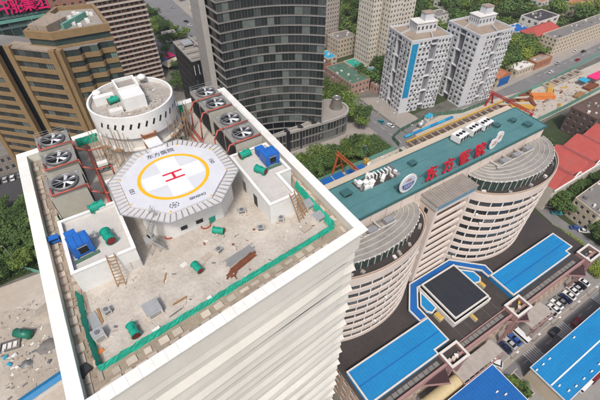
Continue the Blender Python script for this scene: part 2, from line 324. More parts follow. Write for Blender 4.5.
sheet('estate_road', [(150, 76), (440, 90), (440, 96), (150, 92)], PAVE)
sheet('car_park', rect(-14, 110, -70, -30), mat('worn_asphalt', (.27, .255, .24), (.19, .18, .17), .15, .9, .1, stain=(.22, .2, .18)))
sheet('street', rect(26, 112, -43.2, -38.6), ASPH)
sheet('pavement', [(26, -39), (110, -38.6), (110, -36.8), (26, -37.2)], PAVE)
sheet('verge', [(86.5, -30), (190, -30), (190, 40), (100, 40), (86.5, 10)], GRASS)
sheet('back_lane', [(97, -60), (105, -60), (110.5, -30), (111.5, -9), (119, 18), (125, 40), (117, 40), (112, 18), (105.5, -10), (105, -28), (100, -40)], ASPH)
sheet('avenue', [(20, 250), (75, 236), (62, 420), (30, 420)], ASPH)
sheet('avenue_paving', [(62, 250), (82, 240), (84, 420), (66, 420)], PAVE)
sheet('avenue_planting', [(24, 262), (44, 252), (40, 400), (24, 400)], GRASS)
sheet('west_street', [(-112, -20), (-101, -20), (-101, 400), (-112, 400)], ASPH)
sheet('west_car_park', rect(-101, -66, 128, 152), ASPHD)
sheet('west_planting', rect(-101, -66, 82, 127), GRASS)
sheet('west_yard', [(-101, 20), (-62, 20), (-62, 79), (-101, 81)], CONC)
sheet('cleared_ground', [(-99, 70), (-90, 66), (-81, 58), (-62, 56), (-62, 34), (-96, 34), (-100, 52)], SAND)
# ------------------------------------------------------------------ main tower with the rooftop
def wpart(name, mb, mats, parent, smooth=False):
    """part whose mesh is given in world metres"""
    l = parent.location; return part(name, mb, mats, parent, (-l.x, -l.y, -l.z), 0, smooth)
TA, TC, TB, TD = (-60.4, 27.1), (-60.0, -25.3), (-18.0, -20.9), (-18.2, 29.8)
TP = [TC, TB, TD, TA]; ZP, ZF = 82.0, 80.5
tower = thing('hospital_tower', 'tall cream tower with a helipad roof and wavy horizontal cladding bands', 'tower', (-39, 3, 0))
core = offset(TP, 1.9); wpart('core_wall', MB().prism(core, 0, 77.6), GLASSD, tower)
wpart('parapet_wall', MB().ring(offset(TP, 0.7), offset(TP, 1.58), 77.4, 81.8), CREAM, tower)
inn = offset(TP, 1.6)
for i in range(4):
    a, b = Vector(TP[i]), Vector(TP[(i+1) % 4]); c, d = Vector(inn[i]), Vector(inn[(i+1) % 4]); n = int(round((b-a).length/1.5))
    for k in range(n):
        Lb = (b-a).length; dd = (b-a)/Lb; nn = Vector((-dd.y, dd.x))*1.6; s0_, s1_ = k*Lb/n+.008, (k+1)*Lb/n-.008
        if k == 0: s0_ = 0
        if k == n-1: s1_ = Lb
        i0, i1 = (c if k < 1 else a+dd*s0_+nn), (d if k >= n-2 else a+dd*s1_+nn)
        if k == 0: q = [a, a+dd*s1_, c.lerp(d, .0005)]
        elif k == n-1: q = [a+dd*s0_, b, d.lerp(c, .0005)]
        else: q = [a+dd*s0_, a+dd*s1_, i1, i0]
        wpart('coping_panel', MB().prism(q, 81.84+random.uniform(-.008, .008), ZP+random.uniform(-.008, .008)), COPING, tower)
# wavy bands : one strip per storey, the lip runs in and out along the front
NB, BH = 25, 3.05
def band(i):
    b = MB(); zt = 77.55-i*BH; rows = []; r = random.Random(i*11+3); ph = [r.uniform(0, 6.28) for _ in range(3)]; kk = [r.uniform(.05, .09), r.uniform(.12, .19), r.uniform(.3, .4)]
    fk = 1.0 if i % 2 else .5
    for e in range(4):
        a, c = Vector(TP[e]), Vector(TP[(e+1) % 4]); n = 56 if e == 0 else 10; d = (c-a).normalized(); nr = Vector((d.y, -d.x))
        for j in range(n):
            q = a.lerp(c, j/n); s = (q-a).length
            p = 0.56+0.13*math.sin(kk[0]*s+ph[0])+0.09*math.sin(kk[1]*s+ph[1])+0.03*math.sin(kk[2]*s+ph[2]) if e == 0 else 0.7
            mid = 0.2+0.16*math.sin(kk[1]*s+ph[2]) if e == 0 else 0.25
            if j == 0:
                pr = Vector(TP[e-1]); dp = (a-pr).normalized(); np_ = Vector((dp.y, -dp.x)); nn = (nr+np_)/(1+nr.dot(np_)); p = .85; mid = 0.25
            else: nn = nr
            if e == 0: bl = min(1, j/4, (n-j)/4); p = .85+(p-.85)*bl
            p *= fk; base = q-nn*1.45; lip = 0.09+.45*max(0, .42-p/fk)
            rows.append([base+nn*0.2, base+nn*(0.1+mid*0.3), base+nn*(.1+mid*0.3), base+nn*max(p, .12), base+nn*max(p-0.05, .07), base-nn*0.2]); zs = [zt, zt-BH*0.45, zt-BH*0.45-.05, zt-BH+lip+0.1, zt-BH+lip, zt-BH+lip]
            rows[-1] = [(v.x, v.y, z) for v, z in zip(rows[-1], zs)]
    m = len(rows); vs = [v for rw in rows for v in rw]; fs = []
    for j in range(m):
        k = (j+1) % m
        for t in range(5): fs.append((j*6+t, j*6+t+1, k*6+t+1, k*6+t))
    b.add(vs, [tuple(reversed(f)) for f in fs]); return b
for i in range(NB): wpart('cladding_band', band(i), CREAM, tower)
wpart('roof_slab', MB().poly(offset(TP, 1.59), ZF), ROOFC, tower)
gin = [(-55.9, -19.6), (-22.0, -16.2), (-22.2, 26.0), (-55.9, 24.0)]
wpart('perimeter_channel', MB().ring(offset(TP, 1.59), gin, ZF-0.05, ZF+0.03), GUTTER, tower)
pm = [MB().cbox(0, 0, 0, 1.15, .9, .16).mesh('paver_block', PAVER), MB().cbox(0, 0, 0, .85, .8, .12).mesh('paver_block', PAVER), MB().cbox(0, 0, 0, 1.3, .5, .14).mesh('paver_block', PAVER)]
l0 = tower.location
def pavers(a, b, step, off):
    a, b = Vector(a), Vector(b); n = int((b-a).length/step); d = (b-a).normalized(); ang = math.atan2(d.y, d.x)
    for k in range(n+1):
        if random.random() < .1: continue
        q = a+d*(k*step+random.uniform(-.12, .12))
        link('paver_block', random.choice(pm), tower, (q.x-l0.x, q.y-l0.y+off, ZF+.03-l0.z), ang+random.uniform(-.06, .06))
pavers((-57.95, -22), (-58.1, 25), 1.4, 0); pavers((-56.7, -21), (-56.7, 24), 1.7, 0)
pavers((-56.5, -22.6), (-21, -18.9), 1.4, 0); pavers((-55, -21.3), (-23, -18.0), 1.9, 0); pavers((-20.4, -18), (-20.6, 26), 1.4, 0)
# safety fence of green mesh on steel posts
fence = thing('safety_fence', 'teal green mesh safety fence along the inside of the white parapet', 'fence', (-39, -18, ZF))
fp = [(-56.75, -8.8), (-56.9, -14), (-56.6, -20.4), (-46, -19.3), (-34, -18.2), (-21.35, -17.0), (-21.3, -11), (-21.2, -5.8)]
pts = []
for a, b in zip(fp[:-1], fp[1:]):
    a, b = Vector(a), Vector(b); n = max(1, round((b-a).length/2.4)); pts += [a.lerp(b, k/n) for k in range(n)]
pts.append(Vector(fp[-1]))
for k, p in enumerate(pts): wpart('post', MB().tube((p.x, p.y, ZF), (p.x, p.y, ZF+1.25), .035), STEELD, fence)
for a, b in zip(pts[:-1], pts[1:]):
    m = MB(); N = 8; d = (b-a).normalized(); nr = Vector((-d.y, d.x))*(-1 if d.x > .7 else 1); ht = random.uniform(1.25, 1.4) if d.x > .7 else random.uniform(1.4, 1.6); vs = []
    for i in range(N+1):
        t = i/N; q = a.lerp(b, t); s = math.sin(math.pi*t)
        for j in range(5):
            z = ZF+.03+(ht-.16*s*random.uniform(.6, 1.2))*j/4; o = nr*(random.uniform(-.09, .09)*s+((.4 if abs(d.x) < .7 else .1)*(1-j/4))); vs.append((q.x+o.x, q.y+o.y, z))
    m.add(vs, [(i*5+j, (i+1)*5+j, (i+1)*5+j+1, i*5+j+1) for i in range(N) for j in range(4)]); wpart('mesh_panel', m, TEAL, fence)
# ---- helipad
HX, HY, HZ = -39.2, 0.2, 87.0
def octa(ap, cx=0, cy=0): r = ap/math.cos(math.pi/8); return [(cx+r*math.cos(math.radians(-22.5+45*k)), cy+r*math.sin(math.radians(-22.5+45*k))) for k in range(8)]
pad = thing('helipad', 'octagonal grey rooftop helipad with red H on a white cross and yellow ring', 'helipad', (HX, HY, ZF))
Z0 = HZ-ZF
part('deck', MB().prism(octa(7.35), Z0-.35, Z0), DECK, pad)
def disc(r0, r1, z, n=64, h=0.006):
    b = MB(); o = [(r1*math.cos(6.28319*i/n), r1*math.sin(6.28319*i/n)) for i in range(n)]
    if r0 == 0: return b.prism(o, z, z+h)
    return b.ring(o, [(p[0]*r0/r1, p[1]*r0/r1) for p in o], z, z+h)
part('landing_disc', disc(0, 4.78, Z0, 64, .004), DISC, pad)
part('yellow_ring', disc(4.8, 5.32, Z0), YEL, pad)
k = 1.5; cr = [(-k, -3*k), (k, -3*k), (k, -k), (3*k, -k), (3*k, k), (k, k), (k, 3*k), (-k, 3*k), (-k, k), (-3*k, k), (-3*k, -k), (-k, -k)]
part('white_cross', MB().prism(cr, Z0+.004, Z0+.009), DECKW, pad)
hb = MB(); hb.box(-1.5, 1.5, .55, .92, Z0+.009, Z0+.016); hb.box(-1.5, 1.5, -.92, -.55, Z0+.009, Z0+.016); hb.box(-.2, .2, -.55, .55, Z0+.009, Z0+.016)
part('letter_h', hb, REDP, pad)
link('lettering', text_mesh('东方医院', 1.12, INK), pad, (0, 6.25, Z0+.006))
link('lettering', text_mesh('SENSHO', .66, INK), pad, (1.35, -6.25, Z0+.006))
link('lettering', text_mesh('150', .9, INK), pad, (6.2, .2, Z0+.006), -math.pi/2); link('lettering', text_mesh('150', .9, INK), pad, (-6.3, -.4, Z0+.006), math.pi/2)
em = MB(); lo = Vector((-2.1, -6.2))
for i in range(8):
    a = i*math.pi/4; em.cbox(lo.x+.62*math.cos(a), lo.y+.5*math.sin(a), Z0+.002, .3, .13, .006, a+math.pi/2)
em.cbox(lo.x, lo.y, Z0+.002, .6, .14, .006, .5); em.cbox(lo.x-.15, lo.y+.18, Z0+.002, .4, .1, .006, .5); em.cbox(lo.x+.15, lo.y-.18, Z0+.002, .4, .1, .006, .5)
part('emblem', em, INK, pad)
part('perimeter_beam', MB().ring(octa(7.37), octa(7.1), Z0-.75, Z0-.35), STEELD, pad)
oc, oo = octa(7.4), octa(9.0); zn = Z0-.28
part('net_edge_rail', MB().ring(octa(9.05), octa(8.93), zn-.05, zn+.06), STEEL, pad)
NETM = mat('safety_net', (0.56, 0.54, 0.53), (0.42, 0.4, 0.39), 1.5, 0.8)
for i in range(8):
    a, b = Vector(oc[i]), Vector(oc[(i+1) % 8]); c, d = Vector(oo[i]), Vector(oo[(i+1) % 8]); n = 8
    for j in range(n):
        t = j/n; p, q = a.lerp(b, t), c.lerp(d, t)
        part('net_bracket', MB().beam((p.x, p.y, zn-.12), (q.x, q.y, zn), .08, .1), STEEL, pad)
        if True:
            t2 = t+.84/n; p2, q2 = a.lerp(b, t2), c.lerp(d, t2); part('net_strip', MB().prism([p, q, q2, p2] if True else [], zn-.07, zn-.05), NETM, pad)
        part('net_stay', MB().tube((p.x*.97, p.y*.97, zn-1.15), (q.x, q.y, zn-.05), .03, 4), STEEL, pad)
pb = [(-6.6, -2.9), (-3.6, -5.9), (4.6, -5.9), (7.7, -3.0), (7.7, 3), (5, 5.8), (-3.4, 5.8), (-6.6, 3)]
part('base_wall', MB().prism(pb, 0, 4.3), WHITE, pad)
part('base_cap', MB().ring(offset(pb, -.12), offset(pb, .3), 4.3, 4.5), WHITE, pad)
for x, y in ((-4.5, -3), (3.8, -4.2), (6, -1), (6, 3), (-4.5, 3.5), (0, 4.5), (0, -4.4)): part('column', MB().tube((x, y, 4.3), (x, y, Z0-.4), .28, 10), WHITE, pad)
part('deck_beam', MB().box(-6.5, 6.5, -.25, .25, Z0-1.0, Z0-.37), STEELD, pad); part('deck_beam', MB().box(-.25, .25, -6.5, 6.5, Z0-1.02, Z0-.38), STEELD, pad)
part('vent_grille', MB().box(.2, 1.3, -5.98, -5.88, .9, 1.6), LOUV, pad); part('vent_grille', MB().box(-2.2, -1.2, -5.98, -5.88, .9, 1.6), LOUV, pad)
for x, y in octa(7.2): part('edge_light', MB().lathe([(.12, Z0), (.12, Z0+.12), (0, Z0+.2)], 8, x, y), YEL, pad)
# access stair of the helipad
st = thing('access_stair', 'galvanised steel stair with lattice sides down from the helipad to the roof', 'stair', (*G(150, 240, ZF), ZF))
def flight(p, q, wd=1.0):
    p, q = Vector(p), Vector(q); d = q-p; h = Vector((d.x, d.y, 0)).normalized(); sd_ = Vector((-h.y, h.x, 0))*wd/2; n = max(4, int(abs(d.z)/.34))
    for s in (-1, 1):
        o = sd_*s; wpart('stringer', MB().beam(p+o, q+o, .08, .28), STEEL, st)
        wpart('handrail', MB().tube(p+o+Vector((0, 0, 1.05)), q+o+Vector((0, 0, 1.05)), .035), STEEL, st); wpart('mid_rail', MB().tube(p+o+Vector((0, 0, .55)), q+o+Vector((0, 0, .55)), .025), STEEL, st)
        for k in range(0, n+1, 3):
            r = p.lerp(q, k/n)+o; wpart('baluster', MB().tube(r, r+Vector((0, 0, 1.05)), .028), STEEL, st)
    for k in range(n+1):
        r = p.lerp(q, k/n); wpart('tread', MB().add([r+sd_+h*.1, r-sd_+h*.1, r-sd_-h*.1, r+sd_-h*.1, r+sd_+h*.1-Vector((0, 0, .05)), r-sd_+h*.1-Vector((0, 0, .05)), r-sd_-h*.1-Vector((0, 0, .05)), r+sd_-h*.1-Vector((0, 0, .05))], [(3, 2, 1, 0), (4, 5, 6, 7), (0, 1, 5, 4), (1, 2, 6, 5), (2, 3, 7, 6), (3, 0, 4, 7)]), STEEL, st)
s0, s1, s2 = (*G(154, 212, HZ), HZ-.1), (*G(149, 237, 83.4), 83.4), (*G(167, 248, ZF), ZF+.05)
flight(s0, s1); wpart('landing', MB().cbox(s1[0], s1[1]-.3, 83.3, 1.5, 1.5, .1), STEEL, st); flight((s1[0]+.2, s1[1]-.6, 83.3), s2)
for dx, dy in ((-.6, -.9), (.6, -.9), (-.6, .3), (.6, .3)): wpart('post', MB().tube((s1[0]+dx, s1[1]+dy, ZF), (s1[0]+dx, s1[1]+dy, 83.3), .05), STEEL, st)
# ---- round stair tower with scaffolding
DX, DY, DR, DZ = -39.0, 21.6, 7.35, 90.0
dr = thing('round_penthouse', 'round white rooftop drum with a row of slanted slots behind the helipad', 'penthouse', (DX, DY, ZF)); H = DZ-ZF
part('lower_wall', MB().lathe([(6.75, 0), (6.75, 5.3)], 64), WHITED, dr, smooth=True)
part('upper_wall', MB().lathe([(6.75, 5.3), (7.35, 5.3), (7.35, H), (7.0, H), (7.0, H-.8)], 64), WHITE, dr)
part('roof', MB().lathe([(0.001, H-.8), (7.0, H-.8)], 48), mat('drum_roof', (0.40, 0.37, 0.34), (0.27, 0.235, 0.2), .5, .9, .3, stain=(.2, .16, .13), contrast=1.5), dr)
part('ledge', MB().lathe([(6.8, 2.9), (7.7, 2.9), (7.7, 3.15), (6.8, 3.15)], 64), WHITED, dr)
for kx in range(13):
    a = math.radians(-150+kx*10.2); r = 7.36; ax = Vector((-math.sin(a), math.cos(a))); b = MB(); c = Vector((r*math.cos(a), r*math.sin(a)))
    for s, z in ((.34, H-1.5),): pass
    p0_, p1_ = c+ax*.3, c-ax*.12; o = Vector((math.cos(a), math.sin(a)))*.02
    b.quad((p1_.x-ax.x*.16+o.x, p1_.y-ax.y*.16+o.y, H-2.25), (p1_.x+ax.x*.14+o.x, p1_.y+ax.y*.14+o.y, H-2.35), (p0_.x+ax.x*.16+o.x, p0_.y+ax.y*.16+o.y, H-1.35), (p0_.x-ax.x*.14+o.x, p0_.y-ax.y*.14+o.y, H-1.25)); part('slot', b, BLACK, dr)
b = MB(); b.box(-1.8, 1.9, -3.6, 3.4, H-.8, H+1.6); part('stair_head', b, WHITE, dr)
part('stair_head_roof', MB().box(-1.45, 1.55, -.3, 3.05, H+1.6, H+1.62), PAVE, dr); part('stair_head_parapet', MB().ring(rect(-1.82, 1.92, -.6, 3.42), rect(-1.5, 1.6, -.28, 3.1), H+1.6, H+2.1), WHITE, dr)
part('plant_box', MB().box(-5.9, -2.5, .9, 2.0, H-.8, H+.7), WHITE, dr); part('plant_box', MB().box(-4.4, -2.2, -3.5, -2.2, H-.8, H-.2), WHITED, dr)
part('doorway', MB().box(-1.1, 1.1, -8.0, -6.6, 3.2, 5.7), WOOD, dr); part('doorway_frame', MB().ring(rect(-1.3, 1.3, -8.2, -6.5), rect(-1.05, 1.05, -7.9, -6.9), 5.7, 5.95), RUST, dr)
part('gangway', MB().add([(-1.2, -14.1, Z0-.05), (1.2, -14.1, Z0-.05), (1.2, -7.0, Z0-1.5), (-1.2, -7.0, Z0-1.5), (-1.2, -14.1, Z0-.3), (1.2, -14.1, Z0-.3), (1.2, -7, Z0-1.8), (-1.2, -7, Z0-1.8)], [(0, 1, 2, 3), (7, 6, 5, 4), (0, 4, 5, 1), (1, 5, 6, 2), (3, 2, 6, 7), (0, 3, 7, 4)]), DECKW, dr)
def dome(dx, dy, label, z=DZ-.8):
    x, y = DX+dx, DY+dy; t = thing('satellite_dome', label, 'satellite dome', (x, y, z)); b = MB().tube((0, 0, 0), (0, 0, .9), .09, 8); part('mast', b, STEEL, t)
    part('dish', MB().lathe([(0, .75), (.55, .85), (.85, 1.1), (.7, 1.5), (.35, 1.72), (0, 1.78)], 20), WHITE, t, smooth=True)
dome(-4.9, 3.4, 'white satellite dome at the left rim of the round drum roof'); dome(3.6, 5.2, 'white satellite dome near the far rim of the drum roof')
sca = thing('scaffold', 'thin rusty tube scaffold around the front of the round drum', 'scaffold', (DX, DY, ZF)); ang = [math.radians(-165+k*9.5) for k in range(17)]
def ap(a, r, z): return Vector((r*math.cos(a), r*math.sin(a), z))
for i, a in enumerate(ang):
    if -1.98 < a < -1.2: continue
    for r in (7.6, 8.55, 9.1): part('standard', MB().tube(ap(a, r, 0), ap(a, r, 6.6+random.uniform(-.8, 1.4)), .055, 5), BAMBOO, sca)
    if i+1 < len(ang):
        b2 = ang[i+1]
        if not -1.98 < b2 < -1.2:
            for z in (1.2, 2.6, 4.0, 5.4): part('ledger', MB().tube(ap(a, 8.55, z), ap(b2, 8.55, z), .04, 5), BAMBOO, sca)
            part('brace', MB().tube(ap(a, 8.6, .3+1.7*(i % 3)), ap(b2, 8.6, 2.0+1.7*(i % 3)), .04, 5), BAMBOO, sca)
            if i % 2: part('plank', MB().prism([ap(a, 7.7, 0), ap(a, 8.5, 0), ap(b2, 8.5, 0), ap(b2, 7.7, 0)], 3.45, 3.5), WOOD, sca)
# ---- cooling towers
def cooling():
    t = thing('cooling_tower', 'x', 'cooling tower', (0, 0, ZF)); W, L, Hh = 5.0, 4.7, 5.4
    b = MB(); b.box(-W/2, W/2, -L/2, L/2, .5, Hh); part('casing', b, COOLG, t)
    for sgn in (-1, 1):
        b = MB()
        for k in range(9): z = .75+k*.43; b.box(min(sgn*2.5, sgn*2.62), max(sgn*2.5, sgn*2.62), -L/2+.15, L/2-.15, z, z+.22)
        b.box(min(sgn*2.48, sgn*2.53), max(sgn*2.48, sgn*2.53), -L/2+.15, L/2-.15, .7, 4.7); part('louvre', b, LOUV, t)
    for sy in (-1, 1):
        for sx in (-1, 1): part('leg', MB().cbox(sx*2.2, sy*2.0, 0, .3, .3, .5), STEELD, t)
    part('top_deck', MB().box(-W/2+.05, W/2-.05, -L/2+.05, L/2-.05, Hh, Hh+.02), mat('cooling_deck', (.27, .26, .24), (.17, .165, .155), .7, .7, stain=(.2, .13, .1)), t); part('fan_ring', MB().lathe([(1.75, Hh), (1.95, Hh+.02), (1.82, Hh+.55), (1.72, Hh+.55), (1.66, Hh+.02)], 32), STEELD, t, smooth=True)
    part('fan_well', MB().lathe([(0.001, Hh+.03), (1.74, Hh+.03)], 28), BLACK, t)
    f = part('fan', MB().lathe([(0, Hh+.4), (.26, Hh+.38), (.3, Hh+.15)], 14), FANBL, t)
    for k in range(6):
        a = k*math.pi/3+.3; c, s = math.cos(a), math.sin(a); b = MB()
        vs = [(.25, -.12, .22), (1.55, -.3, .14), (1.6, .16, .42), (.25, .14, .34)]; b.add([(x*c-y*s, x*s+y*c, Hh+z) for x, y, z in vs], [(0, 1, 2, 3)]); part('blade', b, FANBL, f)
    part('motor_bar', MB().box(-1.75, 1.75, -.1, .1, Hh+.42, Hh+.52), STEELD, t)
    b = MB()
    for x, y in ((-2.4, -2.25), (2.4, -2.25), (2.4, 2.25), (-2.4, 2.25)): b.tube((x, y, Hh), (x, y, Hh+.95), .03, 5)
    r = [(-2.4, 2.25), (-2.4, -2.25)], [(2.4, -2.25), (2.4, 2.25)], [(2.4, 2.25), (-2.4, 2.25)]
    for z in (.5, .93):
        for p, q in r: b.tube((*p, Hh+z), (*q, Hh+z), .022, 5)
    part('guard_rail', b, STEEL, t)
    for x in (-1.9, 1.7): part('access_hatch', MB().box(x, x+.5, 1.75, 2.2, Hh, Hh+.12), STEEL, t)
    return t
c0 = proto(cooling()); cl = [(-53.4, 21.4, 'far'), (-53.4, 15.5, 'middle'), (-53.5, 8.6, 'near')]
for i, (x, y, w_) in enumerate(cl):
    lb = {'far': 'cooling tower farthest back in the left row of three fans', 'middle': 'cooling tower in the middle of the left row of three', 'near': 'cooling tower nearest the left white plant room, big round fan'}[w_]
    if i == 0: c0.location = (x, y, ZF); c0['label'] = lb; c0['group'] = 'rooftop cooling towers'
    else: clone(c0, (x, y, ZF), random.uniform(-.02, .02), lb, 'rooftop cooling towers')
for i, (y, lb) in enumerate(((22.6, 'cooling tower at the far end of the right row of four'), (17.6, 'second cooling tower from the far end of the right row'), (11.0, 'third cooling tower from the far end of the right row'), (6.0, 'nearest cooling tower of the right row, beside the blue machine'))):
    clone(c0, (-24.9, y, ZF), 0, lb, 'rooftop cooling towers')
def pipe(name, label, pts, r=.17, flanges=True):
    t = thing(name, label, 'pipe', (pts[0][0], pts[0][1], ZF)); b = MB()
    b.path(pts, r, 8); wpart('pipe_run', b, REDPIPE, t, True)
    for p in pts[1:-1]: wpart('elbow', MB().add([(p[0]+r*1.2*math.cos(a)*math.cos(e), p[1]+r*1.2*math.sin(a)*math.cos(e), p[2]+r*1.2*math.sin(e)) for e in (-1.2, -.5, .5, 1.2) for a in [k*.7854 for k in range(8)]], [(i*8+j, i*8+(j+1) % 8, (i+1)*8+(j+1) % 8, (i+1)*8+j) for i in range(3) for j in range(8)]+[tuple(range(24, 32))]), REDPIPE, t, True)
    return t
pipe('header_pipe', 'long red header pipe on the floor beside the left cooling towers', [(-49.0, 3.2, 81.1), (-49.0, 25, 81.1)], .24)
pipe('header_pipe', 'long red header pipe on the floor beside the right cooling towers', [(-30.0, 4, 81.1), (-30.0, 24.5, 81.1)], .26)
pipe('header_pipe', 'second red header pipe just outside the one by the right cooling towers', [(-30.9, 6, 81.0), (-30.9, 24.0, 81.0)], .2)
for i, (y, w_) in enumerate(((18.9, 'farthest'), (12.8, 'middle'), (6.0, 'nearest'))):
    pipe('branch_pipe', 'red branch pipe over the front edge of the %s left cooling tower' % w_, [(-46.6, y-.3, 81.1), (-46.6, y-.3, 83.6), (-49.0, y, 83.6), (-50.6, y, 84.9), (-50.7, y, 86.35), (-55.6, y, 86.35), (-55.6, y+1.9, 86.35)], .14)
for i, (y, w_) in enumerate(((20.1, 'farthest'), (15.3, 'second farthest'), (8.6, 'second nearest'), (3.55, 'nearest'))):
    pipe('branch_pipe', 'red branch pipe arching over the dark louvres of the %s right cooling tower' % w_, [(-29.6, y-.3, 81.1), (-29.3, y-.2, 84.8), (-28.5, y, 86.2), (-27.2, y, 86.35), (-22.6, y, 86.35)], .15)
# pump skids between the left cooling towers and the helipad
def skid():
    t = thing('pump_skid', 'x', 'pump', (0, 0, ZF)); part('frame', MB().box(-1.1, 1.1, -.9, .9, .1, .28), STEELD, t)
    for x in (-.55, .5): part('pump_body', MB().tube((x, -.6, .75), (x, .55, .75), .3, 12), FANGREEN if x > 0 else STEEL, t); part('motor', MB().tube((x, .1, .75), (x, .85, .75), .22, 10), STEELD, t)
    part('tank', MB().cbox(0, 0, 1.15, 1.7, 1.0, .55), WHITE, t); part('plinth', MB().box(-1.3, 1.3, -1.1, 1.1, 0, .1), PAVER, t)
    for x in (-.9, .9): part('support', MB().box(x-.05, x+.05, -.05, .05, .28, 1.15), STEELD, t)
    return t
sk = proto(skid()); sk.location = (-47.7, 16.4, ZF); sk['label'] = 'pump skid with white tank farthest back beside the left cooling towers'; sk['group'] = 'pump skids'
clone(sk, (-47.6, 10.6, ZF), .1, 'pump skid with white tank midway along the left cooling towers'); clone(sk, (-47.6, 5.6, ZF), 0, 'pump skid with white tank nearest the left plant room'); clone(sk, (-33.2, 17.5, ZF), .2, 'pump skid with white tank beside the right red header pipes')
# ---- plant rooms
def plant(label, polyo, z1, loc):
    t = thing('plant_room', label, 'plant room', (*loc, ZF)); pl = [(x-loc[0], y-loc[1]) for x, y in polyo]; h = z1-ZF
    part('wall', MB().ring(pl, offset(pl, .3), 0, h), WHITE, t); part('coping', MB().ring(offset(pl, -.08), offset(pl, .4), h, h+.14), WHITE, t); part('roof', MB().poly(offset(pl, .28), h-.55), mat('plant_roof', (0.52, 0.50, 0.475), (0.41, 0.385, 0.35), .35, .85, .15, stain=(.36, .33, .3)), t); return t
pL = plant('white flat-roofed plant room at the left, with blue machine on top', [(-56.1, -8.4), (-48.1, -8.4), (-48.1, 2.2), (-56.1, 2.2)], 84.5, (-52, -3))
part('cladding_panel', MB().box(1.2, 2.5, -5.5, -5.43, .3, 1.9), WHITED, pL); part('cladding_panel', MB().box(2.6, 3.8, -5.5, -5.43, .3, 1.9), WHITED, pL)
pR = plant('white L-shaped plant room at the right, with blue machine on top', [(-29.0, -11.0), (-24.3, -11.0), (-24.3, -5.5), (-22.0, -5.5), (-22.0, 3.0), (-29.0, 3.0)], 84.5, (-26, -4))
part('door', MB().box(-3.08, -3.0, -2.6, -1.5, 0, 2.1), LOUV, pR); part('door', MB().box(-3.08, -3.0, 1.4, 2.4, 0, 2.1), STEELD, pR)
# inline fans
def fan(label, px, py, z, rz, sc=1.0, cat='fan'):
    x, y = G(px, py, z); t = thing('duct_fan', label, cat, (x, y, z), rz, 'green duct fans'); t.scale = (sc*.86,)*3; h = .72
    b = MB(); prof = [(-1.0, .55), (-.98, .66), (-.86, .66), (-.86, .56), (-.1, .56), (-.1, .6), (.1, .6), (.1, .56), (.86, .56), (.86, .66), (.98, .66), (1.0, .55)]; n = 20
    vs = [(px_, r*math.cos(6.28319*i/n), h+r*math.sin(6.28319*i/n)) for i in range(n) for px_, r in prof]; k = len(prof); b.add(vs, [(((i+1) % n)*k+j, i*k+j, i*k+j+1, ((i+1) % n)*k+j+1) for i in range(n) for j in range(k-1)]); part('housing', b, FANGREEN, t)
    for x_ in (-.97, .97):
        part('inlet', MB().add([(x_, .54*math.cos(6.28319*i/16), h+.54*math.sin(6.28319*i/16)) for i in range(16)], [tuple(range(16))]), DARKRED, t)
    for x_ in (-.6, .6): part('foot', MB().box(x_-.1, x_+.1, -.45, .45, 0, .25), FANGREEN, t)
    part('motor_box', MB().box(-.25, .25, -.15, .15, h+.54, h+.75), FANGREEN, t)
fan('green duct fan with dark red end on the floor below the helipad stair', 198, 270, ZF, -1.35); fan('green duct fan with dark red end near the front left fence corner', 135, 333, ZF, -1.45, 1.1)
fan('green duct fan with dark red end beside the helipad base', 219, 233, ZF, -.75); fan('large green duct fan on the roof of the left plant room', 110, 240, 83.95, -1.4, 1.35)
fan('green duct fan at the far corner of the left plant room roof', 98, 210, 83.95, .15, 1.25); fan('green duct fan on the right plant room nearest its left wall', 245, 157, 83.95, .1, 1.15); fan('green duct fan with red end on the right plant room before the blue machine', 261, 173, 83.95, -1.1, 1.15)
fan('green duct fan lying on the round drum roof', 114, 103, DZ-.8, .2, 1.05)
def bluemachine(label, x, y, z, rz):
    t = thing('air_handler', label, 'air handler', (x, y, z), rz, 'blue air handlers')
    part('body', MB().box(-1.3, 1.3, -1.2, 1.2, .25, 2.1), BLUEM, t); part('opening', MB().box(-.5, .6, -1.24, -1.19, .6, 1.7), BLACK, t)
    part('opening_frame', MB().ring([(-.6, -1.26), (.7, -1.26), (.7, -1.2), (-.6, -1.2)], [(-.5, -1.25), (.6, -1.25), (.6, -1.21), (-.5, -1.21)], 1.7, 1.82), STEEL, t)
    for k in range(4): part('roof_rib', MB().box(-1.25+k*.75, -1.15+k*.75, -1.22, 1.22, 2.1, 2.18), BLUEM, t)
    part('inlet_box', MB().box(-1.2, .2, 1.75, 3.0, .25, 1.6), BLUEM, t); part('duct', MB().box(-.8, -.2, 1.15, 1.8, .6, 1.2), STEEL, t); part('motor_pipe', MB().path([(1.3, .6, .8), (2.1, .6, .8), (2.1, 1.6, .8)], .14, 8), STEEL, t)
    for x_ in (-1.1, .9): part('skid_rail', MB().box(x_, x_+.18, -1.4, 1.3, 0, .25), BLUEM, t)
    part('louvre_panel', MB().box(1.29, 1.34, -.9, .9, .6, 1.8), LOUV, t); part('drain_tray', MB().box(-1.6, 1.6, -1.9, -1.3, 0, .12), MOSSR, t)
bluemachine('blue boxy air handler on the left plant room roof', -54.1, -4.4, 83.95, .12); bluemachine('blue boxy air handler on the right plant room roof', -23.6, -1.2, 83.95, 0)
bt = thing('blue_rack', 'small blue steel rack outside the left plant room by the parapet', 'rack', (*G(54, 243, ZF), ZF))
for x, y in ((-.9, -.4), (.9, -.4), (.9, .4), (-.9, .4)): part('leg', MB().box(x-.06, x+.06, y-.06, y+.06, 0, 1.1), BLUEM, bt)
for z in (.4, 1.05): part('shelf', MB().box(-1, 1, -.5, .5, z, z+.08), BLUEM, bt)
